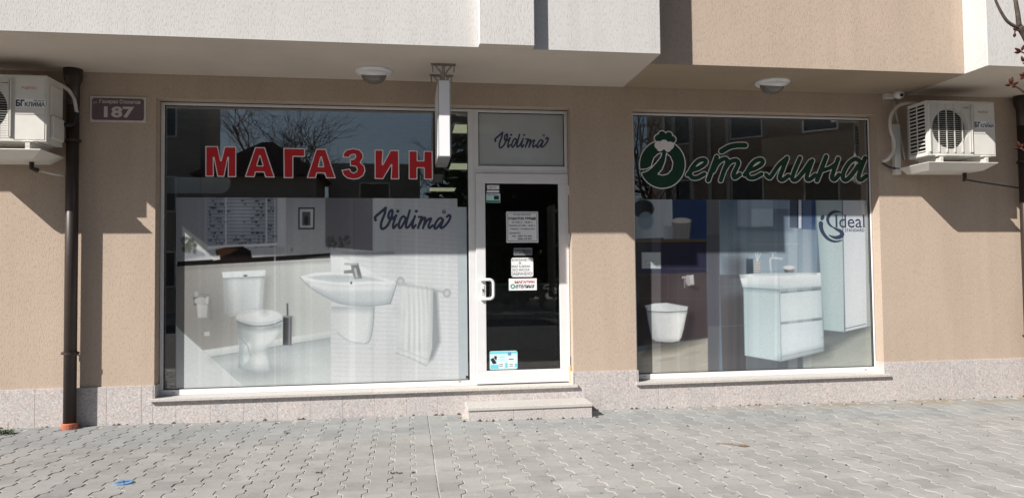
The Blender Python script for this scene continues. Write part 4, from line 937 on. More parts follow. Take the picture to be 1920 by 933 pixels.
# downpipes
def downpipe(x, label, top_z, collar=True):
    r = empty('downpipe', (x, -0.092, gz(x, 0))); tag(r, label, 'downpipe', 'brown downpipes on the facade'); z0 = gz(x, 0)
    hh = ZS-z0
    w = MB(); w.tube([(0,0,0.0), (0,0,hh-0.32)], 0.052, 20); w.tube([(0,0,hh-0.33), (0,0,hh-0.15), (0,0,hh-0.09), (0,0,hh-0.002)], [0.053,0.056,0.075,0.079], 20); w.build('pipe', MT['pipe'], r, smooth=True)
    for z in (0.66, 2.55):
        w = MB(); w.tube([(0,0,z-0.012), (0,0,z+0.012)], 0.0575, 20); w.tube([(-0.06,0,z), (-0.075,0,z)], 0.012, 8); w.tube([(0.055,0,z), (0.072,0,z)], 0.012, 8); w.tube([(0,0.05,z), (0,0.0915,z)], 0.008, 8); w.build('clamp', MT['pipe'], r)
    if collar:
        w = MB(); w.tube([(0,0,-0.03), (0,0,0.042)], 0.066, 20); w.tube([(0,0,0.042), (0,0,0.047)], [0.066, 0.062], 20); w.build('collar', MT['orange'], r)
    return r
downpipe(-2.952, 'dark brown downpipe with orange collar left of the left window', ZS)
downpipe(6.668, 'dark brown downpipe at the right edge beside the right air conditioner', ZS)
# house number plate
(x0, z1), (x1, z0) = at(168.5, 179.5, -0.012), at(273.5, 230, -0.012)
pl = empty('house_number_plate', ((x0+x1)/2, -0.001, (z0+z1)/2)); tag(pl, 'brown house number plate with white border and number 187', 'number plate')
hw, hh = (x1-x0)/2, (z1-z0)/2
w = MB(); w.box(-hw, hw, -0.008, 0, -hh, hh); w.build('border', MT['platetext'], pl, 0.003)
def rrect(hw, hh, r):
    p = []
    for cx, cz, a0 in ((hw-r, -hh+r, -90), (hw-r, hh-r, 0), (-hw+r, hh-r, 90), (-hw+r, -hh+r, 180)):
        for k in range(6): a = math.radians(a0+k*18); p.append((cx+r*math.cos(a), cz+r*math.sin(a)))
    return p
w = MB(); w.prism(rrect(hw-0.018, hh-0.018, 0.022), -0.0095, -0.008); w.build('face', MT['plate'], pl)
text('number', '187', -hw*0.50, hw*0.58, -hh*0.66, hh*0.22, -0.0105, MT['platetext'], pl, 0.035)
text('street_name', 'Генерал Столетов', -hw*0.66, hw*0.80, hh*0.36, hh*0.74, -0.0105, MT['platetext'], pl, 0.03); text('street_name', 'ул.', -hw*0.88, -hw*0.73, hh*0.36, hh*0.56, -0.0105, MT['platetext'], pl, 0.01)
# bulkhead lamps under the soffit
def lamp(x, y, label):
    r = empty('ceiling_lamp', (x, y, ZS)); tag(r, label, 'lamp', 'round lamps under the balconies')
    w = MB(); w.tube([(0,0,-0.0005), (0,0,-0.012), (0,0,-0.03)], [0.168, 0.168, 0.15], 32); w.build('base', MT['lampwhite'], r, smooth=False)
    w = MB(); n = 9
    pts = [(0,0,-0.03-0.094*math.sin(k/n*math.pi/2)) for k in range(n+1)]; rd = [max(0.002, 0.118*math.cos(k/n*math.pi/2)) for k in range(n+1)]
    w.tube(pts, rd, 28); w.build('lamp_shade', MT['lampglass'], r, smooth=True)
    w = MB()                                    # white eyelid hood over the front half
    vv = []
    for i in range(9):
        el = i/8*math.radians(58)
        for k in range(25):
            a = math.pi+k/24*math.pi
            vv.append((0.138*math.cos(a)*(0.35+0.65*math.cos(el)), 0.138*math.sin(a)*(0.35+0.65*math.cos(el)), -0.028-0.05*math.sin(el)*abs(math.sin(a))**0.6))
    b = len(w.v); w.v += vv
    for i in range(8):
        for k in range(24): w.f.append((b+i*25+k, b+i*25+k+1, b+(i+1)*25+k+1, b+(i+1)*25+k)); w.m.append(0)
    o = w.build('hood', MT['lampwhite'], r, smooth=True); sd = o.modifiers.new('thick', 'SOLIDIFY'); sd.thickness = 0.004
    return r
lamp(-0.285, -0.33, 'round white lamp with smoked dome under the left balcony'); lamp(3.615, -0.36, 'round white lamp with smoked dome under the beige bay')
# projecting light-box sign seen edge-on
sg = empty('hanging_sign', (0.339, -0.42, H+1.03)); tag(sg, 'blank white light-box sign hanging edge-on from the soffit', 'sign')
w = MB(); w.box(-0.055, 0.055, -0.31, 0.31, 0, 0.682); w.build('box', MT['signframe'], sg, 0.006)
w = MB(); w.box(-0.046, 0.046, -0.314, -0.3105, 0.008, 0.674); w.build('front_edge', MT['signface'], sg, 0.002)
for s_ in (-1, 1):
    w = MB(); w.box(s_*0.0555 if s_ > 0 else -0.058, 0.058 if s_ > 0 else -0.0555, -0.29, 0.29, 0.02, 0.66); w.build('side_panel', MT['signface'], sg)
for yy in (-0.19, 0.17):
    w = MB(); zt = ZS-(H+1.03)
    w.box(-0.11, 0.11, yy-0.02, yy+0.02, zt-0.012, zt-0.001)
    for s_ in (-1, 1):
        w.tube([(s_*0.095, yy, zt-0.013), (s_*0.095, yy, zt-0.075)], 0.006, 6); w.tube([(s_*0.075, yy, zt-0.013), (s_*0.03, yy, zt-0.07), (0, yy, 0.72)], 0.008, 6)
    w.tube([(0, yy, zt-0.013), (0, yy, 0.6825)], 0.014, 8); w.build('bracket', MT['steel'], sg)
# security camera and its conduit
cx, cz = at(1686, 178, -0.10)
sc = empty('security_camera', (cx, -0.10, cz)); tag(sc, 'small white dome security camera above the right window corner', 'camera')
w = MB(); w.box(-0.13, -0.005, 0.03, 0.097, -0.028, 0.028); w.build('junction_box', MT['hose'], sc, 0.006)
w = MB(); n = 8
w.tube([(0,0,0.035), (0,0,0.03)]+[(0,0,0.01-0.055*math.sin(k/n*math.pi/2)) for k in range(n+1)], [0.04, 0.048]+[max(0.002, 0.05*math.cos(k/n*math.pi/2)) for k in range(n+1)], 20); w.build('dome', MT['lampwhite'], sc, smooth=True)
w = MB(); w.tube([(-0.006,-0.044,-0.012), (-0.007,-0.053,-0.016)], 0.017, 14); w.build('lens', MT['rubber'], sc)
x2, z2 = at(1697, 300, -0.02)
w = MB(); w.tube([(0.0, 0.085, -0.045), (x2-cx, 0.085, z2-cz)], 0.011, 8); w.build('conduit', MT['hose'], sc, smooth=True)

# ------------------------------------------------------------------ air conditioners
LX, LY, LZ = 0.770, 0.290, 0.560
ac = empty('air_conditioner', (5.232, -0.16, H+1.158)); tag(ac, 'white outdoor air conditioner at the right of the green-lettered window', 'air conditioner', 'outdoor air conditioners')
FX, FZ, FR = 0.262, 0.275, 0.205
# casing: front plate with a round opening, plus the other sides
w = MB(); n = 48
gx0, gx1 = 0.0, 0.515
circ = [(FX+FR*math.cos(2*math.pi*k/n), FZ+FR*math.sin(2*math.pi*k/n)) for k in range(n)]
def onrect(a):
    c, s = math.cos(a), math.sin(a); t = min(((gx1-FX) if c > 0 else (FX-gx0))/max(abs(c), 1e-6), ((LZ-FZ) if s > 0 else FZ)/max(abs(s), 1e-6)); return (FX+c*t, FZ+s*t)
outr = [onrect(2*math.pi*k/n) for k in range(n)]
for k in range(n):
    j = (k+1) % n
    w.quad([(circ[k][0], -LY, circ[k][1]), (outr[k][0], -LY, outr[k][1]), (outr[j][0], -LY, outr[j][1]), (circ[j][0], -LY, circ[j][1])])
    w.quad([(circ[k][0], -LY, circ[k][1]), (circ[j][0], -LY, circ[j][1]), (circ[j][0], -LY+0.05, circ[j][1]), (circ[k][0], -LY+0.05, circ[k][1])])
for cxx, czz in ((gx0, 0), (gx1, 0), (gx0, LZ), (gx1, LZ)):
    a = math.atan2(czz-FZ, cxx-FX) % (2*math.pi); k = int(a/(2*math.pi)*n); j = (k+1) % n
    w.quad([(outr[k][0], -LY, outr[k][1]), (cxx, -LY, czz), (outr[j][0], -LY, outr[j][1])])
w.quad([(gx1, -LY, 0), (LX, -LY, 0), (LX, -LY, LZ), (gx1, -LY, LZ)])
w.quad([(0, -LY, LZ), (LX, -LY, LZ), (LX, 0, LZ), (0, 0, LZ)]); w.quad([(0, 0, 0), (LX, 0, 0), (LX, -LY, 0), (0, -LY, 0)]); w.quad([(LX, -LY, 0), (LX, 0, 0), (LX, 0, LZ), (LX, -LY, LZ)]); w.quad([(LX, 0, 0), (0, 0, 0), (0, 0, LZ), (LX, 0, LZ)])
w.quad([(0, -0.02, 0), (0, -LY, 0), (0, -LY, 0.035), (0, -0.02, 0.035)]); w.quad([(0, -0.02, LZ-0.035), (0, -LY, LZ-0.035), (0, -LY, LZ), (0, -0.02, LZ)])
w.quad([(0, -LY+0.03, 0.035), (0, -LY, 0.035), (0, -LY, LZ-0.035), (0, -LY+0.03, LZ-0.035)])
w.build('casing', MT['acwhite'], ac)
w = MB(); w.box(0.012, gx1-0.02, -LY+0.14, -0.01, 0.012, LZ-0.012); w.build('coil', MT['acdark'], ac)
w = MB()
for k in range(3):
    a0 = k*2*math.pi/3+0.5
    for j in range(6):
        r0, r1 = 0.04+j*0.025, 0.065+j*0.025; aw = 0.75-0.03*j
        def pt(r, a, off): return (FX+r*math.cos(a), -LY+0.075+off, FZ+r*math.sin(a))
        w.quad([pt(r0, a0, 0), pt(r1, a0, 0), pt(r1, a0+aw, 0.045), pt(r0, a0+aw, 0.045)])
w.tube([(FX, -LY+0.06, FZ), (FX, -LY+0.13, FZ)], 0.045, 16); w.build('fan', MT['fan'], ac)
w = MB(); gz0, gz1 = 0.035, 0.525
for k in range(24):
    z = gz0+0.01+k*(gz1-gz0-0.02)/23; w.box(0.02, gx1-0.015, -LY-0.016, -LY-0.0145, z-0.0011, z+0.0011)
for k in range(6):
    x = 0.035+k*0.089; w.box(x-0.0016, x+0.0016, -LY-0.0140, -LY-0.001, gz0, gz1)
for x in (0.02, gx1-0.018): w.box(x-0.0035, x+0.0035, -LY-0.020, -LY-0.0005, gz0, gz1)
w.build('fan_guard', MT['acwhite'], ac)
w = MB()
for j in range(2):
    y0 = -LY+0.032+j*0.115
    w.box(-0.004, 0.006, y0+0.108, y0+0.114, 0.036, LZ-0.036)
    for k in range(13):
        z = 0.045+k*0.0375; w.box(-0.002, 0.01, y0, y0+0.107, z, z+0.011)
w.build('side_louvre', MT['acwhite'], ac)
w = MB(); w.box(gx1+0.012, LX-0.012, -LY-0.004, -LY-0.0005, 0.012, 0.222); w.build('lower_panel', MT['acwhite'], ac, 0.003)
w = MB(); w.box(gx1+0.012, LX-0.012, -LY-0.004, -LY-0.0005, 0.226, LZ-0.012); w.build('upper_panel', MT['acwhite'], ac, 0.003)
w = MB(); w.box(LX+0.0005, LX+0.030, -LY+0.06, -0.03, 0.04, 0.235); w.box(LX+0.0005, LX+0.012, -LY+0.05, -0.03, 0.24, 0.50); w.build('service_cover', MT['acwhite'], ac, 0.006)
st_ = MB(); st_.box(gx1+0.016, LX-0.006, -LY-0.0056, -LY-0.0042, 0.285, 0.358); stk = st_.build('sticker', MT['paper'], ac)
text('sticker_text', 'БГ', gx1+0.018, gx1+0.085, 0.292, 0.350, -LY-0.0062, MT['ink'], stk, 0.05); text('sticker_text', 'КЛИМА', gx1+0.088, LX-0.010, 0.292, 0.332, -LY-0.0062, MT['ink'], stk, 0.03); text('sticker_text', '0888 300 300', gx1+0.155, LX-0.014, 0.338, 0.350, -LY-0.0062, MT['ink'], stk, 0.01)
text('maker_name', 'FUJITSU', gx1+0.065, gx1+0.175, 0.435, 0.462, -LY-0.0046, MT['redink'], ac, 0.0)
text('model_name', 'INVERTER', 0.415, 0.475, 0.488, 0.496, -LY-0.0014, MT['ink'], ac, 0.03)
for fx in (0.13, 0.64):
    w = MB(); w.box(fx-0.045, fx+0.045, -LY-0.035, 0.005, -0.012, -0.002); w.box(fx-0.02, fx+0.02, -LY-0.03, 0.0, -0.05, -0.0125); w.box(fx-0.02, fx+0.02, -LY-0.03, 0.158, -0.075, -0.0505); w.build('foot_bracket', MT['acwhite'], ac, 0.003)
# drip tray
w = MB(); t0 = [(-0.03,-LY-0.05,-0.078),(LX-0.02,-LY-0.05,-0.078),(LX-0.02,0.10,-0.078),(-0.03,0.10,-0.078)]; t1 = [(0.03,-LY+0.03,-0.150),(LX-0.12,-LY+0.03,-0.145),(LX-0.12,0.06,-0.145),(0.03,0.06,-0.150)]
b = len(w.v); w.v += t0+t1
for k in range(4):
    j = (k+1) % 4; w.f.append((b+k, b+4+k, b+4+j, b+j)); w.m.append(0)
w.f.append((b+7, b+6, b+5, b+4)); w.m.append(0)
o = w.build('drip_tray', MT['acwhite'], ac); m_ = o.modifiers.new('thick', 'SOLIDIFY'); m_.thickness = 0.006
w = MB(); w.tube([(LX-0.20,-0.10,-0.150), (LX-0.20,-0.10,-0.20), (LX-0.17,-0.06,-0.215)], 0.02, 10); w.build('drain_elbow', MT['rubber'], ac)
ac2 = copy_tree(ac); ac2.location = (-3.776, -0.16, H+1.165); ac2['label'] = 'white outdoor air conditioner at the far left beside the brown downpipe'
for r_ac, ex in ((ac, LX+0.60), (ac2, 0.775)):
    w = MB(); w.tube([(LX-0.17,-0.06,-0.212), (LX-0.08 if ex < 1 else LX+0.10,0.0,-0.235), (ex,0.05,-0.245 if ex < 1 else -0.285)], 0.009, 8); w.build('drain_hose', MT['fan'] if ex > 1 else MT['hose'], r_ac, smooth=True)
# insulated hoses and wall ducts, different on each
def corr(w, pts, r):
    P = smooth(pts, 14) if len(pts) > 2 else pts
    w.tube([tuple(p) for p in P], [r*(1+0.07*((i % 2)*2-1)) for i in range(len(P))], 10)
def sm3(pts, n=12):
    P = [np.array(p, float) for p in pts]; P = [2*P[0]-P[1]]+P+[2*P[-1]-P[-2]]; out = []
    for i in range(1, len(P)-2):
        for k in range(n):
            t = k/n; out.append(tuple(0.5*((2*P[i])+(-P[i-1]+P[i+1])*t+(2*P[i-1]-5*P[i]+4*P[i+1]-P[i+2])*t*t+(-P[i-1]+3*P[i]-3*P[i+1]+P[i+2])*t**3)))
    out.append(tuple(P[-2])); return out
w = MB(); P = sm3([(0.20,0.02,LZ+0.005), (0.10,0.03,LZ+0.05), (-0.04,0.06,LZ+0.03), (-0.13,0.07,LZ-0.08), (-0.14,0.07,LZ-0.22), (-0.10,0.07,LZ-0.36), (-0.11,0.08,LZ-0.46), (-0.17,0.09,LZ-0.54), (-0.21,0.12,LZ-0.56)])
w.tube(P, [0.019*(1+0.06*((i % 2)*2-1)) for i in range(len(P))], 10); w.build('insulated_hose', MT['hose'], ac, smooth=True)
w = MB(); w.box(-0.075, -0.005, 0.10, 0.1585, -0.14, 0.40); w.build('wall_duct', MT['acwhite'], ac, 0.004)
w = MB(); P = sm3([(-0.21,0.12,LZ-0.58), (-0.12,0.11,LZ-0.63), (0.02,0.11,LZ-0.64)]); w.tube(P, 0.012, 8); w.build('cable', MT['fan'], ac, smooth=True)
w = MB(); P = sm3([(0.15,0.02,LZ-0.01), (0.30,-0.02,LZ+0.045), (0.48,-0.03,LZ+0.06), (0.63,-0.02,LZ+0.03), (0.78,0.0,LZ-0.02), (0.84,0.03,LZ-0.10), (0.868,0.04,LZ-0.24)])
w.tube(P, [0.017*(1+0.05*((i % 2)*2-1)) for i in range(len(P))], 10); w.build('insulated_hose', MT['hose'], ac2, smooth=True)
w = MB(); P = sm3([(0.868,0.04,LZ-0.24), (0.85,0.02,LZ-0.34), (0.80,-0.04,LZ-0.37)]); w.tube(P, 0.02, 8); w.build('hose_sleeve', MT['rubber'], ac2, smooth=True)

# ================================================================== GROUND
w = MB(); w.quad([(-60, -4.06, -0.16), (-60, -70, -0.16), (60, -70, -0.16), (60, -4.06, -0.16)]); tag(w.build('road', MT['asphalt']), kind='structure')
pav = MB(); gx = np.linspace(-12, 14, 27)
for i in range(26):
    a, b = gx[i], gx[i+1]
    pav.quad([(a, -3.93, gz(a, -3.93)-0.005), (b, -3.93, gz(b, -3.93)-0.005), (b, 0.02, gz(b, 0.02)-0.005), (a, 0.02, gz(a, 0.02)-0.005)])
pave = pav.build('pavement', MT['sand']); tag(pave, kind='structure')
kb = MB()
for i in range(26):
    a, b = gx[i]+0.003, gx[i+1]-0.003; za, zb_ = gz(a, -4), gz(b, -4)
    kb.v += [(a,-4.08,-0.4),(b,-4.08,-0.4),(b,-3.932,-0.4),(a,-3.932,-0.4),(a,-4.08,za),(b,-4.08,zb_),(b,-3.932,zb_),(a,-3.932,za)]
    for q in [(3,2,1,0),(4,5,6,7),(0,1,5,4),(1,2,6,5),(2,3,7,6),(3,0,4,7)]: kb.f.append(tuple(8*i+k for k in q)); kb.m.append(0)
tag(kb.build('kerb', MT['kerb'], bevel=0.012), kind='structure')

PL, PW, PA = 0.200, 0.1525, 0.0165
def paver_mesh(ls, rs, half=False, jit=0):
    """one I-shaped paver seen from above; ls / rs: 1 stepped side, 0 straight side"""
    hl = PL/2; g = 0.0027
    ys = [-hl, -hl+0.035, -hl+0.065, hl-0.065, hl-0.035, hl]; ox = [PA, PA, -PA, -PA, PA, PA]
    if half: ys = [0.0, hl-0.065, hl-0.035, hl]; ox = [-PA, -PA, PA, PA]
    R = [(PW/2+o*rs, y) for y, o in zip(ys, ox)]; L = [(-PW/2-o*ls, y) for y, o in zip(ys, ox)]
    ol = R+L[::-1]; n = len(ol)
    cxx = sum(p[0] for p in ol)/n
    def inset(d):
        out = []
        for x, y in ol:
            sx = -1 if x > 0 else 1
            e_ = d*0.5; yy = y+e_ if y == ys[0] else (y-e_ if y == ys[-1] else y)
            out.append((x+sx*d, yy))
        return out
    A, B = inset(g+0.0036), inset(g)
    w = MB(); w.v = [(x, y, 0.0) for x, y in A]+[(x, y, -0.0035) for x, y in B]+[(x, y, -0.016) for x, y in B]
    w.f.append(tuple(range(n)))
    for lv in (0, n):
        for i in range(n):
            j = (i+1) % n; w.f.append((lv+i, lv+n+i, lv+n+j, lv+j))
    w.m = [0]*len(w.f)
    return w
kinds = {}
for ls in (0, 1):
    for rs in (0, 1):
        for hf in (False, True):
            kinds[(ls, rs, hf)] = paver_mesh(ls, rs, hf)
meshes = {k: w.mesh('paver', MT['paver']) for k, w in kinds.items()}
XJ = 0.195                                  # the one straight joint
cells = []
slope = Euler((math.atan(0.008), math.atan(0.0078), 0))
for side in (-1, 1):
    for c in range(0, 56):
        x = XJ+side*(PW/2+c*PW)
        if x < -4.7 or x > 8.3: continue
        ls = 0 if (side == 1 and c == 0) else 1; rs = 0 if (side == -1 and c == 0) else 1
        off = (c % 2)
        ntop = -0.024
        for r in range(0, 20):
            if off:
                if r == 0: cells.append((x, ntop-PL/2-0.0, ls, rs, True, -1)); continue
                y = ntop-PL/2-PL*r+PL/2
            else: y = ntop-PL/2-PL*r
            if y < -3.75: break
            cells.append((x, y, ls, rs, False, 1))
def place(cell):
    x, y, ls, rs, hf, _ = cell
    yy = y
    if hf: yy = y                           # half block: narrow end against the wall
    return x, yy, gz(x, yy)
seen = []
for i, cl in enumerate(cells):
    x, y, z = place(cl)
    if sa < x < sb and y > sf+0.08: continue
    u, v = project(np.array(x), np.array(y), np.array(z)); d = math.hypot(x, y+7.0)
    vis = -30 < float(u) < 1950 and float(v) < 950
    seen.append((0 if vis else 1, d, i))
seen.sort()
solo = set(i for _, _, i in seen[:300]); rest = [i for _, _, i in seen[300:]]
for i in range(len(cells)):
    if i not in solo: continue
    cl = cells[i]; x, y, z = place(cl)
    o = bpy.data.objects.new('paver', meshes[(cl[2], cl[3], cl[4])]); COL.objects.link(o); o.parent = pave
    o.location = (x+rng.normal(0, 0.0008), y+rng.normal(0, 0.0008), z+rng.normal(0, 0.0011))
    o.rotation_euler = (slope.x+rng.normal(0, 0.005), slope.y+rng.normal(0, 0.006), rng.normal(0, 0.003)+(math.pi if False else 0))
V = []; Fc = []; tone = []
for i in rest:
    cl = cells[i]; x, y, z = place(cl); w = kinds[(cl[2], cl[3], cl[4])]
    mtx = Matrix.Translation((x+rng.normal(0, 0.0008), y+rng.normal(0, 0.0008), z+rng.normal(0, 0.0011))) @ Euler((slope.x+rng.normal(0, 0.005), slope.y+rng.normal(0, 0.006), rng.normal(0, 0.003))).to_matrix().to_4x4()
    b = len(V); V += [tuple(mtx @ Vector(p)) for p in w.v]; Fc += [tuple(b+k for k in f) for f in w.f]; tn = rng.random(); tone += [tn]*len(w.v)
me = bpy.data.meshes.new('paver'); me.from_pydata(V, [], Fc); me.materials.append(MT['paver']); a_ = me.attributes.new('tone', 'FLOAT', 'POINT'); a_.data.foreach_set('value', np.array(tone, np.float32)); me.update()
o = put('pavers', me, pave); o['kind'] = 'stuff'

# small things on the ground
bx, by = on_ground(232, 903, gz(-1.87, -1.84)+0.004)
uc = empty('utility_cover', (bx, by, gz(bx, by)+0.002)); tag(uc, 'small round blue utility cover set in the pavement', 'cover')
w = MB(); w.tube([(0,0,-0.004), (0,0,0.004)], 0.056, 20); w.build('lid', MT['blue'], uc, 0.001)
w = MB(); w.tube([(-0.03,-0.01,0.0045), (0.03,0.008,0.0045)], 0.004, 6); w.tube([(-0.012,0.03,0.0045), (0.012,-0.03,0.0045)], 0.003, 6); w.build('lid_rib', MT['fan'], uc)
wd = empty('weed', (-3.39, -0.26, gz(-3.39, -0.26)-0.005)); tag(wd, 'small green weed in a pavement joint at the far left', 'weed')
w = MB()
for k in range(46):
    a = rng.random()*6.28; ln = 0.03+0.06*rng.random(); h_ = 0.01+0.04*rng.random(); b0 = rng.normal(0, 0.03); c0 = rng.normal(0, 0.012)
    w.quad([(b0,c0,0.0), (b0+ln*0.5*math.cos(a)-0.008*math.sin(a), c0+ln*0.5*math.sin(a)+0.008*math.cos(a), h_), (b0+ln*math.cos(a), c0+ln*math.sin(a), h_*0.8), (b0+ln*0.5*math.cos(a)+0.008*math.sin(a), c0+ln*0.5*math.sin(a)-0.008*math.cos(a), h_)])
w.build('leaves', MT['leaf'], wd); w = MB(); w.tube([(0.02,0,0), (0.025,0.0,0.11)], 0.002, 5); w.build('stem', MT['dryleaf'], wd)
def leaf(u, v, ln, rot, label, stemlen=0.0):
    z = -0.03; x, y = on_ground(u, v, z); z = gz(x, y); x, y = on_ground(u, v, z)
    r = empty('fallen_leaf', (x, y, z+0.003), rot); tag(r, label, 'leaf')
    w = MB(); pr = [(-0.5,0),(-0.25,0.22),(0.1,0.28),(0.5,0.0),(0.1,-0.28),(-0.25,-0.22)]
    b = 0; w.v = [(0,0,0.008)]+[(ln*p, ln*q_, 0.001+0.012*abs(q_)*rng.random()*2) for p, q_ in pr]
    for k in range(6): w.f.append((0, 1+k, 1+(k+1) % 6)); w.m.append(0)
    o = w.build('blade', MT['dryleaf'], r); m_ = o.modifiers.new('thick', 'SOLIDIFY'); m_.thickness = 0.0015
    if stemlen: w = MB(); w.tube([(-0.45*ln,0,0.004), (-0.45*ln-stemlen*0.5,0.01,0.012), (-0.45*ln-stemlen,0.0,0.004)], 0.003, 5); w.build('stalk', MT['dryleaf'], r)
leaf(537, 811, 0.06, 0.4, 'curled brown leaf on the pavement below the left window')
leaf(1393, 836, 0.10, -0.5, 'brown leaf with a long stalk on the pavement right of the step', 0.16)
for (u, v, lb) in ((596, 886, 'dark dirt clump in a joint of the front pavers, left of the straight joint'), (740, 886, 'dark dirt clump in a joint of the front pavers nearest the straight joint')):
    x, y = on_ground(u, v, -0.01); z = gz(x, y); r = MB()
    for k in range(16):
        a = rng.normal(0, 0.022); c = rng.normal(0, 0.012); s_ = 0.004+0.006*rng.random(); r.tube([(x+a, y+c, z-0.004), (x+a, y+c, z+s_*0.6)], [s_, s_*0.5], 5)
    tag(r.build('dirt_clump', MT['bark']), lb, 'dirt')

jd = MB()                                   # grit and moss in the joints
for k in range(420):
    c_ = int(rng.integers(-26, 40)); x = XJ+c_*PW+rng.normal(0, 0.010); y = -0.15-3.2*rng.random(); z = gz(x, y)-0.0045
    s_ = 0.003+0.006*rng.random()**2
    if rng.random() < 0.35: y = -0.03*rng.random()-0.005; x = -3.6+10.4*rng.random(); z = gz(x, y)-0.002; s_ *= 1.3
    if sa-0.05 < x < sb+0.05 and y > sf-0.03: y -= 0.35
    jd.tube([(x-s_*1.6, y, z), (x, y+s_*0.4, z+s_*0.9), (x+s_*1.6, y, z)], [s_*0.4, s_, s_*0.3], 5)
tag(jd.build('joint_dirt', MT['bark']), kind='stuff')

# ------------------------------------------------------------------ the bare tree whose branch enters at the upper right
YT = -4.2; KD = 2.8/FPX
def p3(u, v, dy=0.0): x, z = at(u, v, YT+dy); return (x, YT+dy, z)
tx, _ = at(2025, 300, YT)
tree = empty('bare_tree', (tx, YT, gz(tx, YT))); tag(tree, 'bare budding tree branch reaching in at the upper right corner', 'tree')
def loc(P): return [(p[0]-tx, p[1]-YT, p[2]-gz(tx, YT)) for p in P]
w = MB(); w.tube([(0,0,-0.05), (0.01,0.0,0.4), (0.03,0.01,1.2), (0.02,0.0,1.9), (0.05,0,2.6), (0.08,0.05,3.6)], [0.06,0.05,0.045,0.04,0.032,0.015], 10); w.build('trunk', MT['bark'], tree, smooth=True)
def br(pts, r0, r1, n=8):
    P = sm3(loc(pts), 6); m_ = len(P); w = MB(); w.tube(P, [r0+(r1-r0)*i/(m_-1) for i in range(m_)], n); return w.build('branch', MT['bark'], tree, smooth=True)
br([p3(2025,330), p3(1985,200), p3(1945,110), p3(1924,68), p3(1911,50)], 0.026, 0.0135)
br([p3(1911,50), p3(1908,25), p3(1904,0), p3(1896,-60), p3(1890,-140)], 0.0105, 0.006); br([p3(1911,53), p3(1898,47), p3(1886,37), p3(1873,15), p3(1864,-8), p3(1850,-60)], 0.0078, 0.004)
br([p3(1985,240), p3(1945,196), p3(1918,171), p3(1895,157)], 0.008, 0.003, 6); br([p3(2020,330), p3(1960,300), p3(1930,288), p3(1913,277)], 0.008, 0.003, 6); br([p3(1945,120), p3(1930,105), p3(1914,97)], 0.006, 0.0028, 6); br([p3(1911,58), p3(1904,57), p3(1902,66)], 0.004, 0.003, 6); br([p3(1950,160), p3(1932,150), p3(1919,143)], 0.006, 0.003, 6); br([p3(1950,135), p3(1930,125), p3(1918,118)], 0.006, 0.003, 6)
def bud(u, v, ang, ln=14, wd_=3.4):
    a = math.radians(ang); P = loc([p3(u, v), p3(u+ln*0.35*math.cos(a), v-ln*0.35*math.sin(a)), p3(u+ln*0.7*math.cos(a), v-ln*0.7*math.sin(a)), p3(u+ln*math.cos(a), v-ln*math.sin(a))])
    w = MB(); w.tube(P, [wd_*0.4*KD, wd_*KD, wd_*0.7*KD, 0.2*KD], 7); w.build('bud', MT['bud'], tree, smooth=True)
for u, v, a_, l_ in ((1896,158,110,12),(1897,159,20,15),(1894,160,175,10),(1898,160,-40,7),(1896,157,80,14),(1914,277,115,14),(1912,279,170,13),(1914,277,60,9),(1914,97,150,14),(1916,95,70,12),(1913,98,185,12),(1903,63,-100,8),(1905,56,150,6),(1919,116,110,12),(1919,143,150,9),(1919,144,-140,8),(1919,141,60,8)): bud(u, v, a_, l_)

# ================================================================== ACROSS THE STREET (seen in the glass)
w = MB(); w.box(-60, 60, -90, -17.0, -0.5, -0.02); tag(w.build('far_pavement', MT['kerb']), kind='structure')
def house(name, x0, x1, y0, y1, zt, m, label, hip=None):
    r = empty(name, ((x0+x1)/2, y0, -0.02)); tag(r, label, 'building'); cx_ = (x0+x1)/2
    w = MB(); w.box(x0-cx_, x1-cx_, -abs(y1-y0), 0, 0, zt); w.build('wall', m, r)
    if hip:
        w = MB(); rh = hip; a, b = x0-cx_-0.35, x1-cx_+0.35; d_ = abs(y1-y0)+0.35
        ins = min((b-a)/2, rh*1.4)
        v_ = [(a, 0.35, zt+0.001), (b, 0.35, zt+0.001), (b, -d_, zt+0.001), (a, -d_, zt+0.001), (a+ins, -d_/2, zt+rh), (b-ins, -d_/2, zt+rh)]
        w.v = v_; w.f = [(0,1,5,4), (1,2,5), (2,3,4,5), (3,0,4), (3,2,1,0)]; w.m = [0]*5; w.build('roof', MT['roof'], r)
    n_ = max(1, int((x1-x0)/2.6)); fl = max(1, int(zt/2.9))
    for f_ in range(fl):
        for k in range(n_):
            xx = x0-cx_+(k+0.5)*(x1-x0)/n_; z_ = 1.0+f_*2.9
            w = MB(); ring(w, xx-0.65, xx+0.65, z_, z_+1.4, 0.06, 0.06, 0.06, 0.06, 0.001, 0.05); wf = w.build('window', MT['upvc'], r)
            w = MB(); w.box(xx-0.59, xx+0.59, 0.001, 0.015, z_+0.06, z_+1.34); w.build('pane', MT['winglass'], wf)
    return r
house('apartment_block', -26.0, -7.9, -22.0, -25, 11.5, MT['house'], 'tall dark building across the street mirrored in the left window')
house('house', -7.6, -3.4, -21.0, -24, 5.2, MT['house'], 'house with tiled roof across the street mirrored behind the red letters', 1.6)
house('house', -3.2, 0.6, -23.5, -26.5, 6.1, MT['house'], 'low flat house across the street mirrored under the last red letters')
house('house', 1.6, 5.2, -26.0, -33, 3.6, MT['house'], 'single-storey house across the street mirrored near the door', 1.2)
r = house('apartment_block', 9.0, 23.0, -18.5, -30, 13.0, MT['house2'], 'brown apartment block across the street mirrored in the right window')
r.rotation_euler = (0, 0, math.radians(38))
for k in range(5):
    w = MB(); w.box(-6.6+k*0.75, -6.45+k*0.75, 0.06, 0.2, 0, 13.0); w.build('pilaster', MT['kerb'], r)
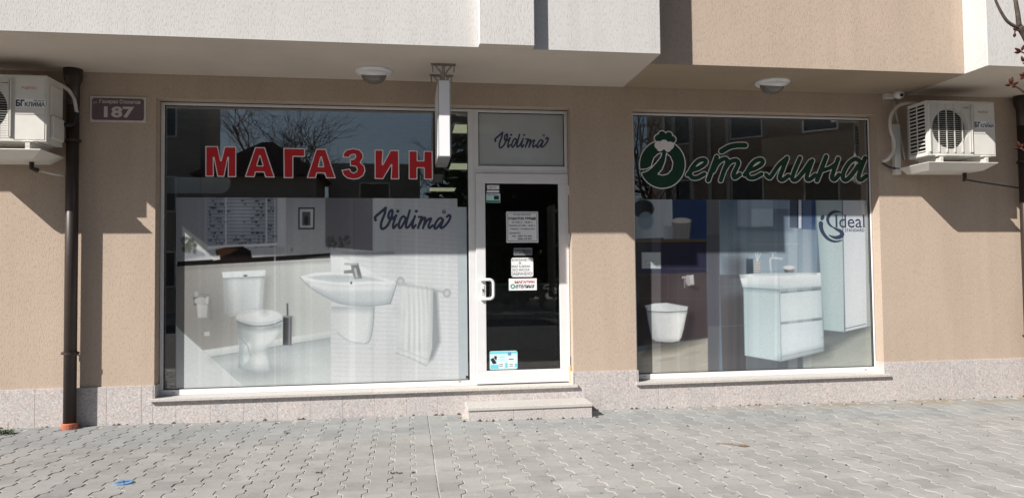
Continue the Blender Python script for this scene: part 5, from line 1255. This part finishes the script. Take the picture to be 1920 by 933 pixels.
w = MB(); w.box(-2.0, 2.2, 0.06, 1.2, 5.4, 5.6); w.box(-2.0, 2.2, 1.1, 1.2, 5.6, 6.5); w.build('balcony', MT['house2'], r)
def rnd_tree(name, x, y, h, seed, label, spread=0.5, depth=6, r0=0.16):
    rg = np.random.default_rng(seed); root = empty(name, (x, y, -0.02)); tag(root, label, 'tree', 'trees across the street')
    wt = MB(); wb = MB()
    def grow(p, d, ln, r, lv):
        n_ = 4; pts = [p]; dd = d.copy()
        for k in range(n_):
            dd = dd+rg.normal(0, 0.12, 3)+np.array([0,0,0.03]); dd /= np.linalg.norm(dd); p = p+dd*ln/n_; pts.append(p)
        rr = [r*(1-0.4*i/n_) for i in range(n_+1)]
        (wt if lv == 0 else wb).tube([tuple(q_) for q_ in pts], rr, 6 if lv < 2 else 4, cap=False)
        if lv >= depth: return
        for k in range(3 if lv < 4 else 2):
            base = pts[2+int(rg.integers(0, 3))] if lv > 0 else pts[-1 if k else 3]
            nd = dd+rg.normal(0, spread, 3); nd[2] += 0.08; nd /= np.linalg.norm(nd); grow(base, nd, ln*(0.66+0.16*rg.random()), max(0.008, r*0.58), lv+1)
    grow(np.zeros(3), np.array([0,0,1.0]), h*0.3, r0, 0)
    wt.build('trunk', MT['bark'], root); wb.build('branches', MT['bark'], root); return root
rnd_tree('bare_tree', -8.0, -29.5, 13.5, 3, 'large bare tree across the street mirrored in the left window', 0.55, 7, 0.2)
rnd_tree('bare_tree', -5.2, -31.0, 12.0, 5, 'bare tree behind the house, mirrored above the red letters', 0.55, 6, 0.18)
rnd_tree('bare_tree', 1.3, -27.0, 9.5, 11, 'slim bare tree mirrored beside the hanging sign', 0.5, 6, 0.1)
rnd_tree('bare_tree', 7.6, -15.5, 8.5, 21, 'bare tree across the street mirrored at the left of the right window', 0.6, 6, 0.16)
def evergreen(x, y, h, seed, label):
    rg = np.random.default_rng(seed); root = empty('evergreen_tree', (x, y, -0.02)); tag(root, label, 'tree', 'trees across the street')
    w = MB(); w.tube([(0,0,0), (0,0,h*0.9)], [0.14, 0.03], 7); w.build('trunk', MT['bark'], root); w = MB()
    for k in range(2600):
        t = rg.random()**0.8; rad = (1-t)*h*0.24+0.25; a = rg.random()*6.28; rr = rad*math.sqrt(rg.random()); z = 0.8+t*(h-0.8)
        c = np.array([rr*math.cos(a), rr*math.sin(a), z-rr*0.25]); e1 = rg.normal(0, 0.13, 3); e2 = rg.normal(0, 0.13, 3)
        w.quad([c-e1, c+e2, c+e1, c-e2])
    w.build('crown', MT['needle'], root)
evergreen(2.6, -20.5, 10.5, 1, 'dark evergreen across the street mirrored beside the door'); evergreen(4.6, -21.5, 9.0, 2, 'second dark evergreen across the street mirrored in the door glass'); evergreen(6.4, -22.5, 8.0, 4, 'third dark evergreen across the street, nearest the brown block')
